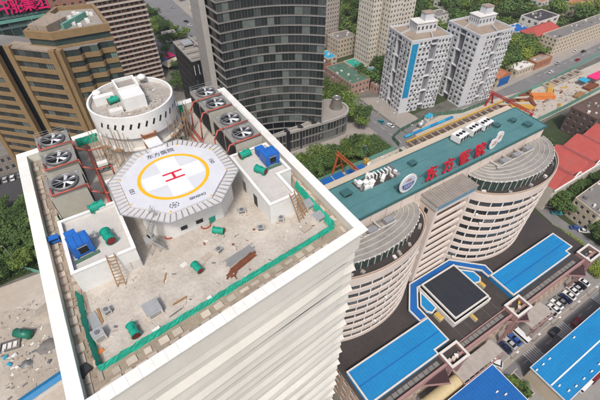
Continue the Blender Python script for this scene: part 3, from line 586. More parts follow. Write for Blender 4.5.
# ---- loose things on the roof floor
def acbox(label, px, py, sx, sy, sz, rz=0.0, lid=True):
    x, y = G(px, py, ZF); t = thing('equipment_box', label, 'box', (x, y, ZF), rz, 'boxed units on the roof floor')
    part('plinth', MB().cbox(0, 0, 0, sx*1.12, sy*1.12, .12), PAVER, t); part('case', MB().cbox(0, 0, .12, sx, sy, sz), WHITED, t)
    part('lid', MB().cbox(0, 0, .12+sz, sx*1.05, sy*1.05, .06), STEEL, t)
    for k in range(4): part('vent_slat', MB().box(-sx*.38, sx*.38, -sy/2-.03, -sy/2, .3+k*sz*.17, .36+k*sz*.17), STEELD, t)
    if lid: part('cap', MB().lathe([(.3*min(sx, 1), .18+sz), (.3*min(sx, 1), .3+sz), (0, .3+sz)], 12), STEELD, t)
acbox('large grey crate-like unit in the middle of the front roof floor', 154, 312, 1.9, 1.9, 1.1, .1, False); acbox('small white fan unit between the left plant room and the large crate', 108, 313, .9, .8, .7, .2); acbox('tall white unit by the left run of green fence', 101, 338, 1.3, 1.2, 1.2, .15)
acbox('small white unit on a slab left of the rusty beams', 219, 252, .95, .8, .55, .4); acbox('low grey unit close to the right edge of the helipad base', 242, 213, 1.3, .8, .6, -.3); acbox('low white unit in front of the door of the right plant room', 261, 230, 1.1, .8, .55, -.4)
acbox('small grey unit at the front corner of the right plant room', 281, 221, 1.0, .8, .7, -.5); acbox('pallet-like box nearest the right fence corner', 319, 219, 1.7, 1.5, .8, .1, False); acbox('pallet-like box behind the one at the right fence corner', 308, 207, 1.7, 1.5, .8, .1, False)
def slab(label, px, py, sx, sy, m, rz=0.0, h=.1): x, y = G(px, py, ZF); single('loose_slab', MB().cbox(0, 0, 0, sx, sy, h).cbox(.05, .04, h, sx*.9, sy*.88, .03), m, label, 'slab', (x, y, ZF), rz, 'slabs and sheets lying on the roof')
slab('flat grey sheet leaning on the floor by the left fence', 94, 321, 1.2, 2.6, STEEL, .15); slab('small white slab at the front fence below the large crate', 157, 331, 1.0, .7, WHITE, .2, .25); slab('small white slab at the front fence right of the timber', 210, 299, .6, .6, WHITE, .2, .25)
slab('thin pale slab beside the green fan below the stair', 184, 265, .9, .7, WHITED, .3); slab('square concrete slab in front of the right pallets', 306, 229, 1.6, 1.1, PAVER, .2, .25); slab('flat concrete slab right of the green fan below the stair', 207, 257, 1.5, 1.0, PAVER, .4)
slab('brown timber plank lying before the front fence', 180, 301, 2.0, .22, WOOD, .1); slab('thin dark bar lying on the floor beside the timber plank', 176, 313, 1.9, .07, STEELD, .2); slab('dark bundle of wet sheeting in the front left gutter', 84, 372, 1.5, 1.3, LOUV, .5, .35); slab('orange board at the inner front left fence corner', 100, 352, .9, .5, ORANGE, .3)
slab('scrap of dark wood near the middle of the roof floor', 165, 278, .14, 1.6, WOOD, -.5); slab('pale plank pair leaning near the tall white unit', 100, 316, .25, 2.4, WOOD, .05)
sp = thing('steel_pile', 'pile of rusty angle steel and silver bars before the right plant room', 'steel pile', (*G(247, 261, ZF), ZF), .15)
for k in range(7): part('silver_bar', MB().beam((-2.6+random.uniform(-.3, .3), .7+k*.22, .12), (2.2+random.uniform(-.3, .3), .75+k*.22, .14), .12, .12), STEEL, sp)
for k in range(6): part('rusty_angle', MB().beam((-2.9+random.uniform(-.3, .3), -.6+k*.17, .12), (1.6+random.uniform(-.3, .3), -.1+k*.17, .16), .12, .14), RUST, sp)
for k in range(9): a = random.uniform(0, 3.1); c = Vector((-2.6+random.uniform(-.9, .7), -.7+random.uniform(-.5, .5))); part('rusty_bracket', MB().beam((c.x-.6*math.cos(a), c.y-.6*math.sin(a), .1), (c.x+.6*math.cos(a), c.y+.6*math.sin(a), .3), .1, .1), RUST, sp)
def ladder(label, p, q, wd):
    p, q = Vector(p), Vector(q); t = thing('timber_ladder', label, 'ladder', p); d = q-p; h = Vector((d.x, d.y, 0)).normalized() if abs(d.x)+abs(d.y) > .01 else Vector((1, 0, 0)); s = Vector((-h.y, h.x, 0))*wd/2
    for k in (-1, 1): wpart('rail', MB().beam(p+s*k, q+s*k, .12, .12), WOOD, t)
    n = int(d.length/.55)
    for k in range(1, n+1): r = p.lerp(q, k/(n+1)); wpart('rung', MB().beam(r-s*1.15, r+s*1.15, .1, .08), WOOD, t)
x, y = G(122, 286, ZF); ladder('brown timber ladder against the front of the left plant room', (x, y, ZF), (-51.2, -8.3, 85.2), 1.0)
ladder('brown timber ladder against the front of the right plant room', (-24.6, -13.0, ZF), (-25.2, -11.0, 85.3), 1.0); ladder('second timber ladder right of the one on the right plant room', (-23.2, -12.2, ZF), (-24.2, -10.2, 84.6), .8)
# ---- white stack on base and small extras
gb = thing('pump_box', 'green pump box with hose beside the helipad base', 'pump', (*G(212, 221, ZF), ZF), .4); part('body', MB().box(-.5, .5, -.4, .4, .15, 1.0), FANGREEN, gb); part('lid', MB().box(-.55, .55, -.45, .45, 1.0, 1.08), FANGREEN, gb)
for x in (-.35, .35): part('foot', MB().box(x-.08, x+.08, -.35, .35, 0, .15), STEELD, gb)
def coil(label, px, py, r=.8):
    x, y = G(px, py, ZF); b = MB()
    for k in range(3):
        for i in range(18): a, c = i*.349, (i+1)*.349; rr = r*(1-.06*k); b.tube((rr*math.cos(a), rr*.8*math.sin(a), .05+k*.07), (rr*math.cos(c), rr*.8*math.sin(c), .05+k*.07), .04, 4)
    single('hose_coil', b, REDPIPE, label, 'hose', (x, y, ZF), 0, 'hose coils')
coil('coil of dark hose beside the green pump box', 206, 226); coil('coil of dark hose in front of the helipad base', 170, 236)

# back runs of the safety mesh and loose dirt
for lb, pts_ in (('short teal mesh run at the back parapet left of the drum', [(-50.4, 25.9), (-46.6, 26.1)]), ('short teal mesh run at the back parapet right of the drum', [(-32.4, 27.0), (-28.6, 27.2)]), ('short teal mesh strip beside the left cooling towers', [(-56.3, 20), (-56.4, 25.2)]), ('short teal mesh strip before the near left cooling tower', [(-56.35, 3.0), (-56.4, 7.2)])):
    a, b = Vector(pts_[0]), Vector(pts_[1]); t = thing('safety_fence', lb, 'fence', (a.x, a.y, ZF)); d = (b-a).normalized(); nr = Vector((-d.y, d.x))
    for q in (a, a.lerp(b, .5), b): wpart('post', MB().tube((q.x, q.y, ZF), (q.x, q.y, ZF+1.9), .035), STEELD, t)
    for h0 in (0, .5):
        p, q = a.lerp(b, h0), a.lerp(b, h0+.5); m = MB(); vs = []
        for i in range(5):
            c = p.lerp(q, i/4)
            for j in range(4): o = nr*random.uniform(-.07, .07); vs.append((c.x+o.x, c.y+o.y, ZF+.05+1.75*j/3))
        m.add(vs, [(i*4+j, (i+1)*4+j, (i+1)*4+j+1, i*4+j+1) for i in range(4) for j in range(3)]); wpart('mesh_panel', m, TEAL, t)
def litter(name, label, poly, z, n, s0, s1, mats, seed, keep=lambda x, y: True):
    r_ = random.Random(seed); b = MB(); xs = [p[0] for p in poly]; ys = [p[1] for p in poly]
    for k in range(n):
        x, y = r_.uniform(min(xs), max(xs)), r_.uniform(min(ys), max(ys))
        if not keep(x, y): continue
        b.cur = r_.randrange(len(mats)); a = r_.random(); b.cbox(x, y, z, s0+(s1-s0)*r_.random()**2, s0+(s1-s0)*r_.random()**3*.5, .03+.1*a*min(s1, 1), r_.uniform(0, 3.14))
    return tag(part(name, b, mats, None), label, 'litter', kind='stuff')
def onroof(x, y): return not (-56.5 < x < -47.8 and -8.8 < y < 28) and not (-29.4 < x < -21.6 and -11.4 < y < 28) and (x+39.2)**2+(y-.2)**2 > 68 and (x+39)**2+(y-21.6)**2 > 80
litter('roof_litter', 'scraps of timber, rubble and wire scattered on the tower roof', rect(-55.6, -22.5, -18.5, 24), ZF, 420, .05, .7, [PAVER, GUTTER, WHITED, RUST, ROOFC, STEELD], 4, onroof)
litter('gutter_litter', 'rubble scraps in the gutter strip inside the parapet', rect(-57.9, -56.2, -21, 25), ZF+.03, 260, .05, .6, [PAVER, GUTTER, RUST, GUTTER], 5); litter('gutter_litter', 'rubble scraps in the right gutter strip inside the parapet', rect(-21.1, -19.8, -18, 26), ZF+.03, 200, .05, .5, [PAVER, GUTTER, GUTTER], 6)
litter('drum_litter', 'rubble scraps scattered on the round drum roof', rect(DX-5, DX+5, DY-5, DY+5), DZ-.79, 200, .06, .7, [PAVER, STEELD, WHITED, GUTTER], 7, lambda x, y: (x-DX)**2+(y-DY)**2 < 40)
# ------------------------------------------------------------------ hospital slab with two bowed wings
hos = thing('hospital_building', 'peach hospital block with teal flat roof and two bowed wings', 'building', (31, 5, 0))
ZG = 55.0
def hp(name, mb, m, smooth=False): return wpart(name, mb, m, hos, smooth)
hp('wall', MB().prism([(-9, 0), (76, 0), (77, 12), (-9, 12)], 0, ZG-.25), PEACH)
hp('roof', MB().prism([(-9.2, -.35), (76.3, -.35), (77.3, 12.3), (-9.2, 12.3)], ZG-.25, ZG), GREENR)
hp('roof_edge', MB().ring([(-9.3, -.45), (76.4, -.45), (77.4, 12.4), (-9.3, 12.4)], [(-9, -.1), (76, -.1), (77, 12.1), (-9, 12.1)], ZG-.6, ZG+.1), GREENRD)
hp('rear_walk', MB().prism([(-9, 12.45), (77.4, 12.45), (77.4, 15.2), (-9, 15.2)], ZG-3, ZG-.7), CREAMW)
for k in range(16): hp('wall_joint', MB().box(-6+k*5.2, -5.9+k*5.2, -.06, .02, 48, ZG-.6), PEACHD)
for y in (4.0, 8.0): hp('roof_seam', MB().box(-9, 76, y-.04, y+.04, ZG, ZG+.015), GREENRD)
WINW2 = window_mesh('window', FRAMED, GLASS, 2, .05)
def wing(cx, a, b, name):
    def el(s, th): return (cx+(a-(1-s)*14)*math.cos(th), -(b-(1-s)*12)*math.sin(th))
    def off(d, th): return (cx+(a+d)*math.cos(th), -(b+d)*math.sin(th))
    N = 40; ths = [math.pi*i/N for i in range(N+1)]
    def shell(mb, d0, d1, z0, z1):
        """curved solid between offsets d0<d1"""
        k = len(mb.v); n = N+1; vs = []
        for d in (d1, d0):
            for z in (z0, z1): vs += [(*off(d, t), z) for t in ths]
        fs = []
        for i in range(N): fs += [(i+1, i, n+i, n+i+1), (2*n+i, 2*n+i+1, 3*n+i+1, 3*n+i), (n+i+1, n+i, 3*n+i, 3*n+i+1), (i, i+1, 2*n+i+1, 2*n+i)]
        fs += [(0, 2*n, 3*n, n), (N, n+N, 3*n+N, 2*n+N)]; mb.add(vs, fs); return mb
    hp('wing_core', shell(MB(), -3.0, -.62, 15.5, 46.0), BLACK)
    FH = 3.55; L = [0]
    M = 400
    for i in range(M): p, q = off(0, math.pi*i/M), off(0, math.pi*(i+1)/M); L.append(L[-1]+math.hypot(p[0]-q[0], p[1]-q[1]))
    tot = L[-1]; n = 15
    def at(s):
        import bisect
        i = min(M-1, max(0, bisect.bisect_right(L, s)-1)); return math.pi*(i+(s-L[i])/(L[i+1]-L[i]))/M
    for f in range(8):
        z = 16+f*FH; hp('spandrel', shell(MB(), -.6, 0, z, z+1.55), PEACH)
        for k in range(n):
            c = at(tot*(k+.5)/n); t0, t1 = at(tot*(k+.05)/n), at(tot*(k+.95)/n); p, q = off(-.38, t1), off(-.38, t0); ang = math.atan2(q[1]-p[1], q[0]-p[0]); w_ = math.hypot(q[0]-p[0], q[1]-p[1])
            link('window', WINW2, hos, ((p[0]+q[0])/2-hos.location.x, (p[1]+q[1])/2-hos.location.y, z+1.55), ang, (w_, 1, FH-1.55))
        for k in range(n+1):
            t = at(tot*k/n); p = off(-.3, t); t0, t1 = at(max(0, tot*(k-.05)/n)), at(min(tot, tot*(k+.05)/n)); a0, a1 = off(-.2, t0), off(-.2, t1); b0, b1 = off(-.6, t0), off(-.6, t1); hp('window_pier', MB().prism([a0, b0, b1, a1], z+1.55, z+FH), WHITE if k % 2 else PEACH)
        for k in range(0, n):
            if random.random() < .07: t = at(tot*(k+random.choice((.2, .8)))/n); p = off(.12, t); hp('air_conditioner', MB().cbox(p[0], p[1], z+1.56, .8, .5, .6, t), WHITE)
    hp('spandrel', shell(MB(), -.6, .05, 16+8*FH, 47.4), PEACH); hp('terrace_rail', shell(MB(), -.35, -.05, 47.4, 48.0), PEACHD)
    ter = [off(-.6, t) for t in ths]; hp('terrace_floor', MB().poly(list(reversed(ter)), 46.8), BLACKR)
    hp('terrace_glazing', shell(MB(), -3.1, -2.85, 46.8, 50.3), GLASSG)
    for k in range(22): t = at(tot*(k+.5)/22); p = off(-2.8, t); hp('glazing_post', MB().cbox(p[0], p[1], 46.8, .16, .18, 3.5, t), FANEDGE)
    for k in range(9): t = at(tot*(k+random.random())/9); p = off(-1.6, t); hp('terrace_box', MB().cbox(p[0], p[1], 46.81, random.uniform(.6, 1.6), .8, random.uniform(.4, 1.0), t), random.choice([WHITED, STEELD, PERG, STEEL]))
    # canopy of concentric louvres
    for r in range(6):
        d1 = -2.6-r*1.5; d0 = d1-1.37; z = 50.4+r*.06
        if b+d0 < .4: break
        hp('canopy_louvre', shell(MB(), d0, d1, z, z+.16), FANROOF); hp('canopy_lip', shell(MB(), d1, d1+.13, z-.1, z+.34), FANEDGE)
    hp('canopy_soffit', MB().poly(list(reversed([off(-2.9, t) for t in ths])), 50.32), FANROOF if False else GREYROOF)
    for k in range(30): t = at(tot*(k+.5)/30); p = off(-2.4, t); hp('lip_bracket', MB().cbox(p[0], p[1], 50.35, .35, .2, .3, t), WHITE)
    for k, (dx, dy) in enumerate(((-6.5, -3.2), (-1, -3.4), (4.8, -3.0))): hp('roof_unit', MB().box(cx+dx, cx+dx+2.6, dy, dy+1.5, 51.0, 52.2), mat('unit_grey', (.28, .28, .29), (.2, .2, .21), .5, .6)); hp('roof_beam', MB().box(cx+dx-2.2, cx+dx-1.9, -3.4, -.05, 51.2, 51.6), FANEDGE)
    hp('roof_beam', MB().box(cx-9.5, cx+8, -3.5, -3.2, 51.2, 51.6), FANEDGE)

wing(59.5, 20.3, 13.2, 'right'); wing(2.5, 20.0, 11.4, 'left')
# middle stair tower
hp('stair_core', MB().box(23.4, 37.4, -3.6, -.01, 16, 50), mat('stair_recess_shade', (.16, .115, .085), (.11, .08, .06), .4, .8))  # shade between the beams is put into the dark brown core colour
for x in (22.8, 36.6): hp('stair_pier', MB().box(x, x+1.2, -5.5, -.01, 16, 50.2), PEACH)
for f in range(10):
    z = 17.2+f*3.45; hp('stair_beam', MB().box(24.0, 36.6, -5.4, -4.75, z, z+1.15), PEACH)
    hp('stair_window', MB().box(24.0, 36.6, -3.68, -3.61, z+.95, z+2.6), GLASSD)
hp('stair_head', MB().box(22.4, 38.2, -5.9, -.02, 50.2, 52.0), FANEDGE)
hp('stair_glazing', MB().box(22.7, 37.9, -5.98, -5.9, 50.5, 51.8), mat('pale_blue_glass', (.16, .3, .38), (.1, .2, .27), .6, .15))
b = MB(); b.box(22.2, 38.4, -6.1, -.02, 52.0, 52.25); hp('stair_roof', b, ROOFG)
for k in range(18): hp('roof_rib', MB().box(22.5+k*.9, 22.62+k*.9, -6.05, -.04, 52.25, 52.38), ROOFG)
for k in range(9): hp('side_window', MB().box(22.72, 22.79, -3.2, -2.0, 19+k*3.5, 20.6+k*3.5), GLASSD)
# roof vents
def vent(label, px, py, s=1.0):
    x, y = G(px, py, ZG); t = thing('roof_vent', label, 'vent', (x, y, ZG), 0, 'teal roof vents'); part('curb', MB().box(-1.0*s, 1.0*s, -.8*s, .8*s, 0, .9), GREENR, t); part('cap', MB().box(-1.15*s, 1.15*s, -.95*s, .95*s, .9, 1.1), GREENRD, t); part('louvre', MB().box(-.8*s, .8*s, -.86*s, -.8*s, .3, .8), BLACK, t)
vent('teal roof vent at the end next to the cream tower', 346, 195, 1.2); vent('teal roof vent behind the oval emblem', 412, 165); vent('small teal vent just left of the oval emblem', 398, 189, .8); vent('teal roof vent right of the white chillers', 496, 127); vent('teal roof vent near the far right end of the teal roof', 527, 126, 1.1); vent('teal roof vent beside the red crane end', 512, 122, .9)
# plant pit on the teal roof
pit = [G(351, 183, ZG), G(361.5, 192, ZG), G(398, 176, ZG), G(390, 168.5, ZG)]
hp('plant_deck', MB().prism(pit, ZG, ZG+.06), BLACKR)
pg = thing('roof_ductwork', 'tangle of white ducts and dark units on the teal roof next to the tower', 'ductwork', (*G(375, 180, ZG), ZG))
rd = random.Random(5)
for k in range(22):
    t, s = rd.random(), rd.random(); x = pit[0][0]+(pit[3][0]-pit[0][0])*t+(pit[1][0]-pit[0][0])*s*.9; y = pit[0][1]+(pit[3][1]-pit[0][1])*t+(pit[1][1]-pit[0][1])*s*.9
    wpart('duct', MB().cbox(x, y, ZG+.06, rd.uniform(.6, 2.6), rd.uniform(.5, 1.0), rd.uniform(.5, 1.4), rd.choice((0, 1.57, .6))), rd.choice([WHITE, WHITE, STEEL, WHITED, STEELD]), pg)
for k in range(7): x = pit[0][0]+(pit[3][0]-pit[0][0])*(.35+.09*k); y = pit[0][1]+(pit[3][1]-pit[0][1])*(.35+.09*k)-1.0; wpart('riser', MB().path([(x, y-.8, ZG), (x, y-.8, ZG+1.5), (x, y+.6, ZG+1.5)], .2, 8), WHITE, pg)
for k in range(3): x = pit[0][0]+1.2+k*1.6; y = pit[0][1]-2.0-k*.7; wpart('round_cowl', MB().lathe([(.7, ZG), (.7, ZG+1.2), (.9, ZG+1.3), (.5, ZG+1.7), (0, ZG+1.75)], 16, x, y), WHITE, pg)
def chiller(label, px, py):
    x, y = G(px, py, ZG); t = thing('chiller', label, 'chiller', (x, y, ZG), .12, 'white roof chillers'); part('case', MB().box(-2.3, 2.3, -1.6, 1.6, .5, 2.4), WHITE, t)
    for i in (-1.5, 0, 1.5): part('fan', MB().lathe([(.001, 2.46), (.6, 2.46), (.62, 2.4)], 16, i, 0), BLACK, t)
    for i in (-1.3, .2, 1.6): part('coil', MB().box(i-.55, i+.55, -1.64, -1.6, .7, 2.1), LOUV, t)
    for i in (-2.2, 2.2): part('leg', MB().box(i-.15, i+.15, -1.5, 1.5, 0, .5), STEELD, t)
    part('side_box', MB().box(2.6, 3.3, -1.0, 1.0, .5, 1.6), STEEL, t)
for i, (px, py) in enumerate(((458.5, 140), (471.5, 133), (483, 127.5))): chiller('white roof chiller with dark fans, %s of the three on the teal roof' % ('leftmost', 'middle one', 'rightmost')[i], px, py)
# rooftop sign
sign = thing('rooftop_sign', 'red standing characters of the hospital name along the teal roof edge', 'sign', (33, .75, ZG))
for k, ch in enumerate('东方医院'):
    o = link('character', text_mesh(ch, 4.5, SIGNR), sign, (-7.7+k*6.4, 0, 2.35)); o.rotation_euler = (math.radians(80), 0, 0)
    for dx in (-1.5, 1.5):
        part('strut', MB().beam((-7.7+k*6.4+dx, .45, 3.6), (-7.7+k*6.4+dx, 2.6, .02), .12, .12), STEELD, sign); part('foot_post', MB().beam((-7.7+k*6.4+dx, 0, 0), (-7.7+k*6.4+dx, .15, 1.2), .12, .12), STEELD, sign)
part('base_rail', MB().box(-10.5, 14.5, .05, .3, .3, .5), STEELD, sign)
def disc_v(r0, r1, y0, y1, rx=1.0):
    n = 36; o = [(r1*rx*math.cos(6.28319*i/n), r1*math.sin(6.28319*i/n)) for i in range(n)]; b = MB()
    if r0 == 0: b.prism(o, y0, y1)
    else: b.ring(o, [(p[0]*r0/r1, p[1]*r0/r1) for p in o], y0, y1)
    b.v = [(x, z, y) for x, y, z in b.v]; b.v = [(x, -y_, z) for x, y_, z in b.v]; return b
lg = thing('roof_emblem', 'round white emblem with blue crest standing left of the red characters', 'emblem', (16.6, 1.0, ZG)); BLUEE = mat('emblem_blue', (.06, .1, .3), (.04, .07, .2), 1, .5); PALEE = mat('emblem_pale', (.5, .53, .62), (.42, .45, .55), 1, .5)
for nm, bb, m in (('disc', disc_v(0, 2.9, 0, .3), WHITE), ('inner_disc', disc_v(0, 2.3, .3, .34), PALEE)):
    for i, v in enumerate(bb.v): bb.v[i] = (v[0], v[1], v[2]+3.2)
    part(nm, bb, m, lg)
b = MB(); n = 20; o = [(2.05*math.cos(math.pi+math.pi*i/n), 2.05*math.sin(math.pi+math.pi*i/n)) for i in range(n+1)]; b.prism(o, .34, .4); b.v = [(x, -z, y+3.3) for x, y, z in b.v]; part('crest', b, BLUEE, lg)
for k in range(5): b = MB(); b.box(-1.3+k*.6, -1.1+k*.6, -.46, -.4, 1.6+abs(k-2)*.2, 3.1); part('crest_bar', b, PALEE, lg)
b = MB(); b.box(-.9, .9, -.42, -.34, 4.1, 4.4); b.box(-.5, .5, -.42, -.34, 4.6, 4.85); part('crest_top', b, REDB, lg)
for x in (-1.6, 1.6): part('strut', MB().beam((x, .2, 4.6), (x, 2.6, .02), .14, .14), STEELD, lg)
part('stand', MB().box(-1.8, 1.8, -.1, .5, 0, .35), STEELD, lg)
lg2 = thing('roof_emblem', 'white double-lobed emblem standing right of the red characters', 'emblem', (52.0, 1.3, ZG))
for dx, z, r in ((-.9, 1.9, 1.75), (.9, 4.0, 1.6), (-1.7, 3.0, .8), (1.6, 2.4, .8), (.1, 5.0, .8)):
    b = disc_v(0, r, random.uniform(-.01, .01), .25+dx*.01); b.v = [(v[0]+dx, v[1], v[2]+z) for v in b.v]; part('lobe', b, WHITE, lg2)
for dx, z, w_ in ((-.9, 1.9, 1.5), (.9, 4.1, 1.0), (-.6, 2.6, 1.0), (.7, 3.5, .9)): b = MB(); b.box(dx-w_/2, dx+w_/2, -.36, -.3, z-.2, z+.2); part('figure', b, mat('emblem_pink', (.5, .2, .22), None, 1, .5), lg2)
for x in (-1, 1): part('strut', MB().beam((x, .2, 3.4), (x, 2.2, .02), .14, .14), STEELD, lg2)
# ------------------------------------------------------------------ podium
pod = thing('hospital_podium', 'low podium with black flat roofs and blue raised roofs before the wings', 'podium', (31, -15, 0)); ZB = 16.0
def pp(name, mb, m, smooth=False): return wpart(name, mb, m, pod, smooth)
b = MB(); pl = [(-14, -30), (86, -30), (86, 14), (-14, 14)]; lst = facade(b, (-14, -30), (86, -30), 0, 15.9, 34, 4, .7, .5); lst += facade(b, (-14, 14), (-14, -30), 0, 15.9, 14, 4, .6, .5)
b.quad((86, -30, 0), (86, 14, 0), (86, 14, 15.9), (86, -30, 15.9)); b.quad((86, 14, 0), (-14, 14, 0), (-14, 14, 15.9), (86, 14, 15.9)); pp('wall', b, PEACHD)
windows(pod, [((q[0]-31, q[1]+15, q[2]), w_, h_, a) for q, w_, h_, a in lst], WIN)
pp('black_roof', MB().poly(offset(pl, -.05), 15.95), BLACKR)
def raised(name, poly, z, m, fr=.3):
    o = pp(name, MB().prism(poly, 15.95, z), m); l = pod.location
    link('edge_frame', MB().ring(offset(poly, -.12), offset(poly, fr), z-.35, z+.22).mesh('edge_frame', [mat('roof_kerb', (.6, .57, .53), (.48, .45, .41), .5, .7)]), o, (0, 0, 0)); return o
bl = raised('blue_roof', [(-13.1, -27.6), (11.6, -27.6), (11.6, -26.2), (17.2, -26.2), (17.2, -17.9), (-13.1, -17.9)], 18.0, BLUER)
br = raised('blue_roof', [(45.6, -26.8), (76.0, -26.8), (76.0, -25.3), (79.6, -25.3), (79.6, -18.0), (45.6, -18.0)], 18.0, BLUER)
for x0, x1, rf in ((-12.6, 16.7, bl), (46.1, 79.1, br)):
    for y in (-22.8, ): link('roof_ridge', MB().box(x0, x1, y-.12, y+.12, 18.0, 18.1).mesh('roof_ridge', BLUER2), rf)
    for k in range(int((x1-x0)/1.1)): link('sheet_seam', MB().box(x0+k*1.1+.5, x0+k*1.1+.58, -27.0 if x0 < 0 and k < 20 or x0 > 0 and k < 26 else -25, -18.5, 18.0, 18.06).mesh('sheet_seam', BLUER), rf)
raised('blue_roof', [(14.9, -17.4), (14.7, -13.0), (21.3, -6.2), (39.4, -6.2), (47.8, -14.2), (47.4, -17.6), (45.4, -17.6), (45.4, -14.9), (38.6, -8.2), (22.4, -8.2), (17.4, -13.6), (17.4, -17.4)], 17.4, BLUER2, .3)
raised('blue_roof', [(19.0, -13.6), (22.2, -10.2), (22.2, -16.6), (20.0, -17.2), (19.0, -16.0)], 17.2, BLUER, .3); raised('blue_roof', [(38.9, -10.4), (42.6, -13.8), (42.6, -16.4), (41.4, -17.4), (38.9, -16.8)], 17.2, BLUER, .3)
raised('skylight_roof', rect(23.2, 37.8, -23.0, -9.0), 19.2, NAVYR, .35); pp('skylight_curb', MB().ring(rect(22.4, 38.6, -23.8, -8.4), rect(22.75, 38.25, -23.45, -8.75), 15.95, 18.2), WHITED)
for k in range(6): pp('roof_seam', MB().box(18.5+k*4.1, 18.56+k*4.1, -28, -24.2, 15.95, 15.99), GREYROOF)
def aconbox(px, py, label, sx=1.4, sy=1.8): x, y = G(px, py, ZB); t = thing('roof_unit', label, 'roof unit', (x, y, 15.95), .0, 'tan units on the podium'); part('case', MB().cbox(0, 0, .2, sx, sy, 1.1), SKIN, t); part('top', MB().cbox(0, 0, 1.3, sx*.8, sy*.8, .15), YELS, t); part('base', MB().cbox(0, 0, 0, sx*1.1, sy*1.1, .2), STEELD, t)
aconbox(438, 318, 'tan unit left of the navy skylight roof', 1.6, 2.6); aconbox(473, 319, 'tan unit at the front edge of the navy skylight roof', .8, 2.2); aconbox(481, 286, 'tan unit right of the navy skylight roof', 1.2, 2.2)
# parapet, fascia, walkway slabs
pp('fascia', MB().box(-14, 86, -30.9, -30.2, 15.2, 16.7), PINK); pp('rear_kerb', MB().box(20, 44, -28.2, -27.9, 15.95, 16.5), PINK)
for a_, e_ in ((-12, 11), (19.5, 39.5), (48, 78)):
    n = int((e_-a_)/1.9)
    for k in range(n): pp('paving_slab', MB().box(a_+k*1.9+.12, a_+(k+1)*1.9-.12, -29.6, -28.4, 15.95, 16.12), GREYROOF)
for x0, lb in ((12.2, 'a'), (40.6, 'b'), (79.4, 'c')):
    pp('court_wall', MB().ring(rect(x0, x0+7, -32.4, -27.4), rect(x0+.5, x0+6.5, -31.9, -27.9), 14.5, 17.4), PINK); pp('court_cap', MB().ring(rect(x0-.1, x0+7.1, -32.5, -27.3), rect(x0+.6, x0+6.4, -31.8, -28.0), 17.4, 17.6), mat('roof_kerb', (.6, .57, .53))); pp('court_floor', MB().poly(rect(x0+.5, x0+6.5, -31.9, -27.9), 16.2), BLACKR)
    for k in range(4): pp('court_unit', MB().cbox(x0+1.4+k*1.3, -30+random.uniform(-1, 1), 16.2, random.uniform(.6, 1.2), random.uniform(.6, 1.2), random.uniform(.4, .9), random.random()), random.choice([YELS, WHITED, STEELD, CREAMW]))
    pp('court_leg', MB().box(x0+.6, x0+1.4, -32.3, -31.5, 0, 14.5), PINK); pp('court_leg', MB().box(x0+5.6, x0+6.4, -32.3, -31.5, 0, 14.5), PINK)
for x0, x1 in ((3.0, 12.0), (38.5, 47.8), (70.5, 79.5)):
    pp('sloped_canopy', MB().add([(x0, -30.95, 14.8), (x1, -30.95, 14.8), (x1, -34.0, 11.0), (x0, -30.95, 14.5), (x1, -30.95, 14.5), (x1, -34.0, 10.7)], [(0, 2, 1), (3, 4, 5), (0, 1, 4, 3), (1, 2, 5, 4), (2, 0, 3, 5)]), MAROON); pp('canopy_edge', MB().beam((x0, -31.0, 14.8), (x1, -34.1, 11.0), .4, .35), PINK)
for x0, n in ((17.5, 8), (49.5, 5)):
    for k in range(n): pp('pergola_slab', MB().box(x0+k*2.2, x0+k*2.2+2.05, -35.6, -31.0, 7.0, 7.25), PERG); pp('pergola_beam', MB().box(x0+k*2.2-.2, x0+k*2.2-.05, -36.0, -30.95, 6.8, 7.35), PEACHD)
    pp('pergola_fascia', MB().box(x0-.3, x0+n*2.2+.1, -36.3, -36.0, 6.5, 7.5), PINK)
    for k in range(0, n+1, 2): pp('pergola_post', MB().box(x0+k*2.2-.35, x0+k*2.2+.05, -36.2, -35.8, 0, 6.5), PINK)
# barrel vault
b = MB(); n = 14; R_ = 2.0
for i in range(n):
    a, c = math.pi*i/n, math.pi*(i+1)/n; b.quad((0, -R_*math.cos(a), R_*math.sin(a)*.8), (0, -R_*math.cos(c), R_*math.sin(c)*.8), (14.5, -R_*math.cos(c), R_*math.sin(c)*.8), (14.5, -R_*math.cos(a), R_*math.sin(a)*.8))
b.add([(x, -R_*math.cos(math.pi*i/n), R_*math.sin(math.pi*i/n)*.8) for x in (0, 14.5) for i in range(n+1)], [tuple(range(n+1)), tuple(range(2*n+1, n, -1))])
bv = thing('barrel_canopy', 'cream barrel vaulted canopy in front of the podium', 'canopy', (4.2, -34.0, 0)); part('vault', b, SKIN, bv, (0, 0, 5.2))
for k in range(9):
    r = MB()
    for i in range(10): a, c = math.pi*i/10, math.pi*(i+1)/10; r.tube((.2+k*1.75, -2.03*math.cos(a), 5.2+1.64*math.sin(a)), (.2+k*1.75, -2.03*math.cos(c), 5.2+1.64*math.sin(c)), .06, 4)
    part('rib', r, CREAMW, bv)
for x in (.3, 5, 9.7, 14.2):
    for y in (-1.9, 1.9): part('post', MB().box(x-.12, x+.12, y-.12, y+.12, 0, 5.2), STEEL, bv)
